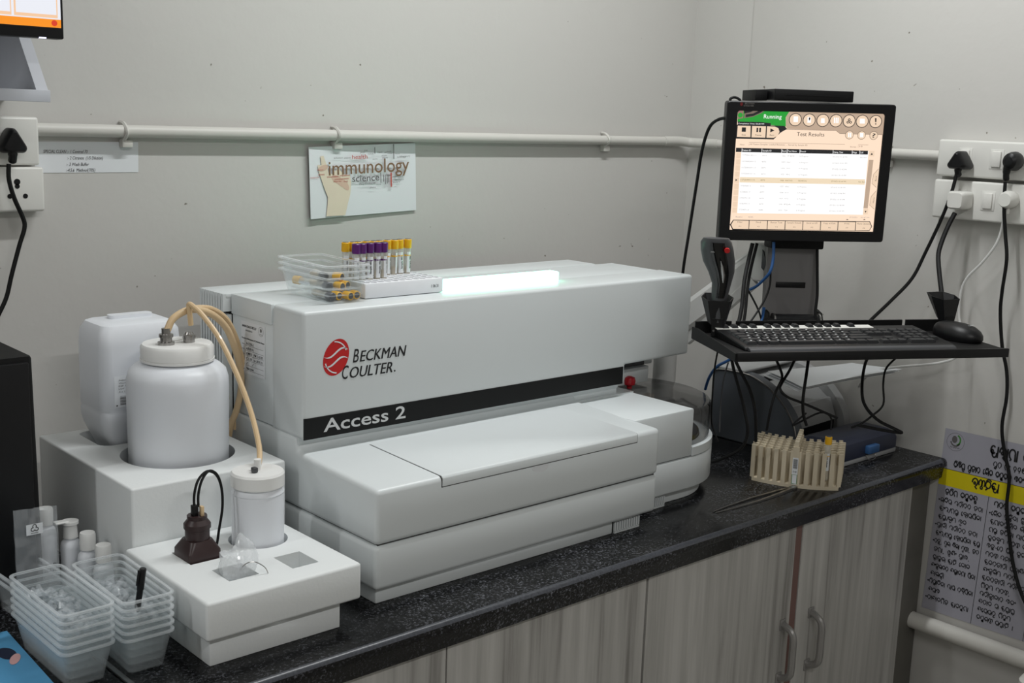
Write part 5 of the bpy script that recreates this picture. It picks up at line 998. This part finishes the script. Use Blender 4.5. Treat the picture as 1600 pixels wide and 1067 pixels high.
# ------------------------------------------------------------------ notice on the right wall
ODI = {}
def arcp(cx, cy, rx, ry, a0, a1, n=9): return [(cx + rx * math.cos(math.radians(a0 + (a1 - a0) * i / n)), cy + ry * math.sin(math.radians(a0 + (a1 - a0) * i / n))) for i in range(n + 1)]
def letter(ch):
    E_ = {'ଅ': [arcp(.30, .62, .26, .34, 40, 330), arcp(.22, .5, .12, .12, 0, 360), arcp(.5, .3, .25, .3, 160, 380)],
          'ହ': [arcp(.38, .62, .36, .36, -30, 200), arcp(.36, .48, .12, .12, 0, 360), [(.70, .45), (.55, .22), (.42, .12), (.72, -.10)]],
          'ନ': [arcp(.36, .62, .34, .36, -20, 190), [(.02, .55), (.10, .30), (.30, .12), (.12, .02)], [(.70, .5), (.72, 0)]],
          'ଳ': [arcp(.24, .62, .22, .34, -50, 230), arcp(.62, .62, .20, .34, -60, 230), arcp(.42, .16, .14, .14, 0, 360)],
          'ଦ': [arcp(.38, .62, .34, .36, -90, 200), [(.05, .5), (.18, .34), (.38, .26)], [(.38, .26), (.1, .02)]],
          'ଟ': [arcp(.38, .60, .34, .38, -40, 220), [(.12, .36), (.4, .08), (.66, .36)]],
          'ର': [arcp(.36, .56, .34, .42, -100, 230), [(.30, .14), (.5, .0)]],
          'ବ': [arcp(.36, .56, .34, .42, -120, 210), [(.08, .35), (.5, .3)]],
          'କ': [arcp(.36, .66, .34, .32, -70, 220), arcp(.34, .26, .18, .20, 0, 360)],
          '୧': [arcp(.36, .62, .26, .30, -60, 300), [(.48, .36), (.36, 0)]], '୯': [arcp(.36, .55, .28, .40, 60, 330), arcp(.3, .62, .12, .12, 0, 360)],
          'ଠ': [arcp(.36, .5, .34, .46, 0, 360)], '/': [[(.1, -.05), (.45, 1.0)]], ',': [[(.2, .08), (.1, -.14)]], '-': [[(.1, .45), (.5, .45)]], '•': [arcp(.2, .5, .05, .05, 0, 360), arcp(.2, .5, .1, .1, 0, 360)], '.': [arcp(.15, .05, .05, .05, 0, 360)], '।': [[(.2, .0), (.2, .9)]]}
    if ch in E_: return E_[ch]
    k = ord(ch); S = [arcp(.36, .58, .34, .40, -40 - 17 * (k % 4), 195 + 13 * (k % 5))]
    S.append([arcp(.34, .34, .14, .14, 0, 360), [(.08, .36), (.62, .3)], [(.68, .45), (.70, 0)], [(.1, .3), (.36, .1), (.64, .02)], arcp(.2, .46, .12, .12, 0, 360), [(.4, .94), (.36, .5), (.5, .2)]][k % 6])
    if k % 3 == 0: S.append([(.74, .72), (.76, 0)])
    return S
PREP = 'େୈୋୌ'
def odia(b, fr, s, x, y, h, wt, maxx=None):
    """draw a line of script with pen strokes, returns its end"""
    i = 0; S_ = []; cx = 0.
    def put(st, ox, oy=0, k=1): S_.extend([[(ox + a * k, oy + c_ * k) for a, c_ in q] for q in st])
    while i < len(s):
        ch = s[i]; nx = s[i + 1] if i + 1 < len(s) else ''
        if ch == ' ': cx += .55; i += 1; continue
        if nx and nx in PREP: put([arcp(.2, .5, .16, .4, 60, 300), arcp(.24, .2, .08, .08, 0, 360)], cx); cx += .45
        if ch == 'ଆ': put(letter('ଅ'), cx); put([[(.85, .95), (.85, 0)]], cx); cx += 1.05
        else: put(letter(ch), cx); cx += .86 if ch not in "/,-•.।" else .5
        i += 1
        while i < len(s) and (s[i] in 'ାିୀୁୂୃେୈୋୌଂଁ୍'):
            m_ = s[i]; px = cx - .86
            if m_ in 'ାୋ': put([[(.06, .95), (.06, 0)]], cx); cx += .24
            elif m_ in 'ିୈ': put([arcp(.42, .95, .30, .22, 10, 190)], px)
            elif m_ == 'ୀ': put([arcp(.6, .9, .3, .25, -10, 170), [(.9, .85), (.9, 0)]], px); cx += .2
            elif m_ in 'ୁୂୃ': put([arcp(.45, -.14, .17, .14, 90, 380)], px)
            elif m_ == 'ଂ': put([arcp(.1, .72, .1, .12, 0, 360)], cx); cx += .28
            elif m_ == 'ଁ': put([arcp(.4, 1.1, .2, .14, 180, 360)], px)
            elif m_ == '୍' and i + 1 < len(s) and s[i + 1] not in ' ,': put(letter(s[i + 1]), px + .25, -.30, .5); i += 1
            i += 1
    k = h if maxx is None else min(h, (maxx - x) / max(cx, .1)); 
    for q in S_: b.ribbon(fr, [(x + a * k, y + c_ * h) for a, c_ in q], wt, .001)
    return x + cx * k
tl, bl_, br = (2.718, 1.382, 0.924), (2.718, 1.414, 0.451), (2.718, 1.147, 0.459)
NO = thing('waste_notice', 'white printed notice in Odia script with a yellow band on the right wall', 'notice', bl_)
NF = frame((2.7192, bl_[1], bl_[2]), (0, -1, .012), (0, -.030, 1)); NH = .475; NW = .40
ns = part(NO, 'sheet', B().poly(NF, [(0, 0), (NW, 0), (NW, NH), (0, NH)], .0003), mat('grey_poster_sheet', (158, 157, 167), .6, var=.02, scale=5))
yb0, yb1 = NH * .697, NH * .787
part(ns, 'yellow_band', B().rect(NF, 0, NW, yb0, yb1, .0006), YELLOW)
b = B().ribbon(NF, [(.132, 0), (.132, yb0)], .0012, .0006); b.ribbon(NF, [(.264, 0), (.264, yb0)], .0012, .0006); b.ribbon(NF, [(0, yb1), (NW, yb1)], .0010, .0008); part(ns, 'ruled_lines', b, INK)
b = B(); odia(b, NF, 'ଆହାନା ଡାଏଗ', .120, NH * .905, .029, .0040, .262); part(ns, 'title_lettering', b, INK)
b = B(); odia(b, NF, 'ପ୍ଲଟ ନଂ ୧୧୯', .132, NH * .852, .0155, .0020, .212); odia(b, NF, 'ବିଭିନ୍ନ ପ୍ରକାର ଜୈବ ବର୍ଜ୍ୟବସ୍ତୁ ଏବଂ ସେଗୁଡିକ', .034, NH * .802, .0155, .0025, .262); part(ns, 'subtitle_lettering', b, INK)
b = B(); odia(b, NF, 'ହଳଦିଆ', .086, NH * .724, .024, .0036, .156); part(ns, 'band_lettering', b, INK)
LC = ['•ମଣିଷ ଶରୀରର କଟା', ' ଅଂଶ/ନଷ୍ଟ ହୋଇଥିବା', ' ଅଙ୍ଗ/ମୃତ ଭୃଣ', '•ପ୍ରାଣୀ ଶରୀରର କଟା', ' ଅଂଶ/ନଷ୍ଟ ହୋଇଥିବା ଅଙ୍ଗ', '•ରକ୍ତ, ପୂଜ ଭିଜା ତୁଳା, କଟ୍', ' କନା, ଡ୍ରେସିଂ ପ୍ୟାଡ,', ' ବ୍ୟାଣ୍ଡେଜ ଆଦି ଯୋଗ', ' ସଂକ୍ରମଣର ସମ୍ଭାବନା ଥିବା', ' ସାମଗ୍ରୀ', '•ପିଙ୍ଗାଯିବା ପାଇଁ ରହିଥିବା', ' ଔଷଧ', '•ରାସାୟନିକ ଆବର୍ଜନା']
RC = ['•ଜୈବ ପ୍ରକ୍ରିୟା କ୍ରିୟା', ' ଅନାବଶ୍ୟକୀୟ ଜୀବାଣୁ', ' ନଷ୍ଟ କରିବା ପାଇଁ', ' ବ୍ୟବହୃତ ତରଳ ବର୍ଜ୍ୟ,', ' ଏକ୍ସ-ରେ ଫିଲ୍ମ ବ୍ୟବହୃତ', ' ତରଳ ପଦାର୍ଥ,', ' ଅବରକାରୀ ଫର୍ମାଲିନ,', ' ସଂକ୍ରମିତ ତରଳ,', ' ଅବରକାରୀ ଶରୀରରୁ', ' ନିର୍ଗତ ତରଳ,', ' ପରୀକ୍ଷାଗାର ଏବଂ', ' ଚଟାଣ ଓ ଅନ୍ୟାନ୍ୟ', ' ସଫେଇରୁ ନିର୍ଗତ', ' ବର୍ଜ୍ୟଜଳ ଇତ୍ୟାଦି ।']
b = B(); odia(b, NF, 'କଠିନ ବର୍ଜ୍ୟବସ୍ତୁ', .022, NH * .650, .0150, .0024, .106); part(ns, 'heading_lettering', b, INK)
b = B(); odia(b, NF, 'ତରଳ ବର୍ଜ୍ୟବସ୍ତୁ', .148, NH * .650, .0150, .0024, .236); part(ns, 'heading_lettering', b, INK)
b = B(); odia(b, NF, 'ଗ୍ୟାସ ବର୍ଜ୍ୟ', .285, NH * .650, .0150, .0024, .36); part(ns, 'heading_lettering', b, INK)
b = B()
for k, t_ in enumerate(LC): odia(b, NF, t_, .006, NH * (.603 - .0455 * k), .0120, .0017, min(.128, .006 + .0098 * len(t_)))
part(ns, 'column_lettering', b, INK); b = B()
for k, t_ in enumerate(RC): odia(b, NF, t_, .138, NH * (.603 - .0435 * k), .0120, .0017, min(.260, .138 + .0098 * len(t_)))
part(ns, 'column_lettering', b, INK)
lc_ = (.030, NH * .938); b = B().ribbon(NF, [(lc_[0] + .0225 * math.cos(math.radians(a)), lc_[1] + .0225 * math.sin(math.radians(a))) for a in range(0, 361, 12)], .0008)
b.text(NF, 'AHANA', lc_[0] - .013, lc_[0] + .013, lc_[1] - .016, .0042, .0006, 0, .01); lg = part(ns, 'round_emblem', b, GREYINK)
b = B(); b.ribbon(NF, [(lc_[0] + .012 * math.cos(math.radians(a)), lc_[1] + .005 + .013 * math.sin(math.radians(a))) for a in range(-70, 80, 10)], .004, .0006); part(lg, 'green_leaf', b, GREENP)
b = B(); b.ell(NF, lc_[0] - .003, lc_[1] + .006, .007, .009, .0006); b.ribbon(NF, [(lc_[0] + .012 * math.cos(math.radians(a)), lc_[1] + .002 + .012 * math.sin(math.radians(a))) for a in range(190, 350, 10)], .0035, .0006); part(lg, 'hands_mark', b, GREYINK)
# white bin edge at the lower right
WBN = thing('white_bin', 'white plastic bin only just showing at the lower right edge', 'bin', (2.50, .96, 0))
bx_ = (2.6, 1.114, 0.5)
part(WBN, 'bin_body', B().loft([rrect(hw, .125, .03, zz, (2.53, 1.026 - .125)) for hw, zz in ((.10, .001), (.12, bx_[2] - .03), (.125, bx_[2] - .028), (.125, bx_[2]), (.115, bx_[2] + .002), (.06, bx_[2] + .004))]), SOCKET)

# ------------------------------------------------------------------ loose cables
def cable(pts, r, m, label, name='cable'): return single(name, B().tube(pts, r, 8, 6), m, label, 'cable')
cable([(2.0896, 1.6399, 1.6583), (2.0959, 1.6741, 1.6535), (2.1035, 1.7036, 1.6349), (2.1108, 1.7254, 1.5851), (2.1249, 1.7471, 1.5055), (2.1419, 1.7735, 1.4009), (2.1599, 1.7999, 1.3), (2.1882, 1.824, 1.226)], .0036, CABLE, 'black cable curving from the left side of the monitor down behind the analyzer')
single('cable_loop', B().tube([(2.1456, 1.6794, 1.6892), (2.1445, 1.6829, 1.6988), (2.1523, 1.677, 1.7033), (2.1602, 1.6686, 1.6981), (2.1604, 1.6663, 1.6899)], .003, 8), CABLE, 'small black cable loop peeking over the left corner of the monitor', 'cable')
cable([(2.655, 1.406, 1.551), (2.65, 1.411, 1.506), (2.65, 1.429, 1.444), (2.64, 1.457, 1.358), (2.62, 1.474, 1.295), (2.58, 1.501, 1.24), (2.54, 1.53, 1.188), (2.5, 1.541, 1.148)], .0042, CABLE, 'black lead slanting from the triangular plug down behind the keyboard tray')
cable([(2.645, 1.395, 1.458), (2.63, 1.4, 1.429), (2.61, 1.402, 1.391), (2.59, 1.396, 1.36), (2.56, 1.372, 1.319), (2.53, 1.344, 1.273), (2.5, 1.316, 1.221), (2.5, 1.303, 1.165)], .0056, CABLE, 'thick black lead dropping from the bulky white plug behind the empty holder')
cable([(2.66, 1.286, 1.471), (2.67, 1.29, 1.434), (2.67, 1.3, 1.393), (2.67, 1.328, 1.348), (2.67, 1.36, 1.309), (2.67, 1.372, 1.274), (2.67, 1.372, 1.22), (2.66, 1.353, 1.163), (2.65, 1.356, 1.121), (2.65, 1.394, 1.1), (2.65, 1.443, 1.085), (2.64, 1.496, 1.072), (2.64, 1.547, 1.055), (2.65, 1.592, 1.025), (2.655, 1.611, 0.996)], .0032, WCABLE, 'thin white lead running from the right plug behind the tray to the printer')
cable([(2.655, 1.287, 1.538), (2.655, 1.284, 1.486), (2.66, 1.276, 1.421), (2.66, 1.266, 1.363), (2.67, 1.273, 1.287), (2.68, 1.276, 1.234), (2.69, 1.268, 1.158), (2.7, 1.255, 1.098), (2.7, 1.248, 1.038), (2.7, 1.251, 0.967), (2.705, 1.241, 0.906), (2.705, 1.222, 0.848), (2.705, 1.22, 0.777), (2.705, 1.208, 0.717), (2.705, 1.189, 0.642), (2.7, 1.157, 0.574), (2.7, 1.124, 0.529)], .0042, CABLE, 'long black lead hanging down the right wall across the notice')
cable([(2.2097, 1.586, 1.3903), (2.2048, 1.5807, 1.3524), (2.1966, 1.5808, 1.3241), (2.1995, 1.6002, 1.3028), (2.2038, 1.6196, 1.2869), (2.2085, 1.6402, 1.2765)], .0034, BLUECABLE, 'blue network cable hooked at the left of the column')
cable([(2.1956, 1.5885, 1.2436), (2.1885, 1.5876, 1.2152), (2.158, 1.5795, 1.1829), (2.1174, 1.5812, 1.1535), (2.1101, 1.6089, 1.1291), (2.1344, 1.662, 1.1006), (2.1656, 1.7065, 1.063), (2.1873, 1.7327, 1.0275)], .0034, BLUECABLE, 'blue network cable sagging under the left end of the keyboard tray')
cable([(2.1743, 1.6168, 1.3858), (2.1644, 1.6168, 1.3505), (2.1358, 1.6032, 1.3038), (2.1098, 1.5856, 1.251), (2.0815, 1.5721, 1.2058), (2.0472, 1.5528, 1.17)], .0046, CABLE, 'thick black cable behind the scanner, left of two')
cable([(2.1981, 1.6223, 1.3842), (2.1817, 1.6225, 1.3272), (2.1558, 1.6082, 1.2874), (2.1298, 1.5907, 1.2343), (2.1031, 1.5775, 1.1958), (2.0653, 1.5605, 1.1569)], .0036, CABLE, 'thick black cable behind the scanner, right of two')
cable([(2.1718, 1.6199, 1.2818), (2.1799, 1.6061, 1.2569), (2.1867, 1.5928, 1.2291), (2.1896, 1.5813, 1.1941), (2.1729, 1.5608, 1.1627)], .0022, CABLE, 'thin black cable crossing towards the column base')
cable([(2.2067, 1.5869, 1.33), (2.202, 1.5821, 1.2948), (2.1902, 1.5844, 1.262), (2.1601, 1.5883, 1.2248), (2.1262, 1.585, 1.1995), (2.0822, 1.5628, 1.1717)], .0022, CABLE, 'thin black cable crossing from the column to the tray')
cable([(2.3335, 1.5557, 1.3878), (2.3274, 1.5458, 1.3276), (2.3216, 1.5363, 1.2703), (2.314, 1.5321, 1.2272), (2.3118, 1.5231, 1.1843)], .0034, CABLE, 'straight black cable hanging right of the column')
cable([(1.9864, 1.5123, 1.1724), (2.0034, 1.516, 1.1395), (2.0154, 1.5082, 1.0979), (2.0198, 1.4924, 1.0517), (2.0201, 1.4801, 1.0053), (2.0145, 1.4895, 0.9688), (1.9995, 1.5233, 0.9406), (1.9957, 1.5504, 0.926)], .0034, CABLE, 'black cable from the tray corner sweeping low before the printer')
cable([(1.9885, 1.5108, 1.1738), (1.9971, 1.4944, 1.1401), (2.0088, 1.4732, 1.0987), (2.0121, 1.4584, 1.053), (2.0232, 1.4593, 0.9885)], .0034, CABLE, 'black cable draping over the dark printer side')
cable([(1.999, 1.5564, 1.1745), (2.0194, 1.5786, 1.1192), (2.0264, 1.5846, 1.0601), (2.0354, 1.5886, 1.0003), (2.0416, 1.5724, 0.9594)], .0020, CABLE, 'thin black cable dropping left of the printer')
cable([(1.9965, 1.5252, 1.1511), (2.0082, 1.5442, 1.1058), (2.015, 1.5521, 1.054), (2.0146, 1.5499, 0.9905)], .0018, DKGREY, 'thin grey cable dropping along the printer side')
cable([(2.0376, 1.4394, 1.1754), (2.0259, 1.4182, 1.1588), (2.012, 1.3985, 1.1399), (1.9994, 1.4025, 1.1112), (1.9879, 1.4036, 1.0748), (1.9941, 1.4135, 1.0284)], .0028, CABLE, 'black cable hanging before the printer front edge')
cable([(2.057, 1.3968, 1.1847), (2.0336, 1.3963, 1.1538), (2.0027, 1.3911, 1.1317), (1.9903, 1.3858, 1.121), (1.9994, 1.3738, 1.1062), (2.0307, 1.3557, 1.0922), (2.0712, 1.3276, 1.0722), (2.0963, 1.3156, 1.0604)], .0028, CABLE, 'black cable looping across the printer front door')
cable([(2.066, 1.375, 1.1848), (2.0414, 1.3609, 1.1501), (2.0236, 1.3522, 1.1073), (2.0371, 1.3581, 1.0707), (2.0562, 1.3608, 1.0415)], .0032, CABLE, 'black cable falling straight in front of the printer')
cable([(2.0503, 1.3593, 1.0685), (2.0344, 1.3799, 1.0392), (2.0784, 1.3473, 1.0671), (2.1037, 1.3354, 1.0564), (2.101, 1.3311, 1.0304)], .0020, CABLE, 'thin black cable tangle above the navy case')
cable([(2.2492, 1.2772, 1.1818), (2.2265, 1.2907, 1.1546), (2.2182, 1.2897, 1.1214), (2.2139, 1.2828, 1.0793), (2.1935, 1.2949, 1.0548), (2.1749, 1.3075, 1.0382), (2.1591, 1.3196, 1.0296)], .0022, CABLE, 'thin black cable hanging right of the papers')
cable([(2.2245, 1.3272, 1.1827), (2.2471, 1.3534, 1.1506), (2.2289, 1.3455, 1.1093), (2.2016, 1.3204, 1.076), (2.1832, 1.2764, 1.0534), (2.1841, 1.2313, 1.0413), (2.1913, 1.2232, 1.0352), (2.1732, 1.2537, 1.0366), (2.1523, 1.301, 1.0402)], .0034, CABLE, 'thick black cable looping right of the printer to the wall')
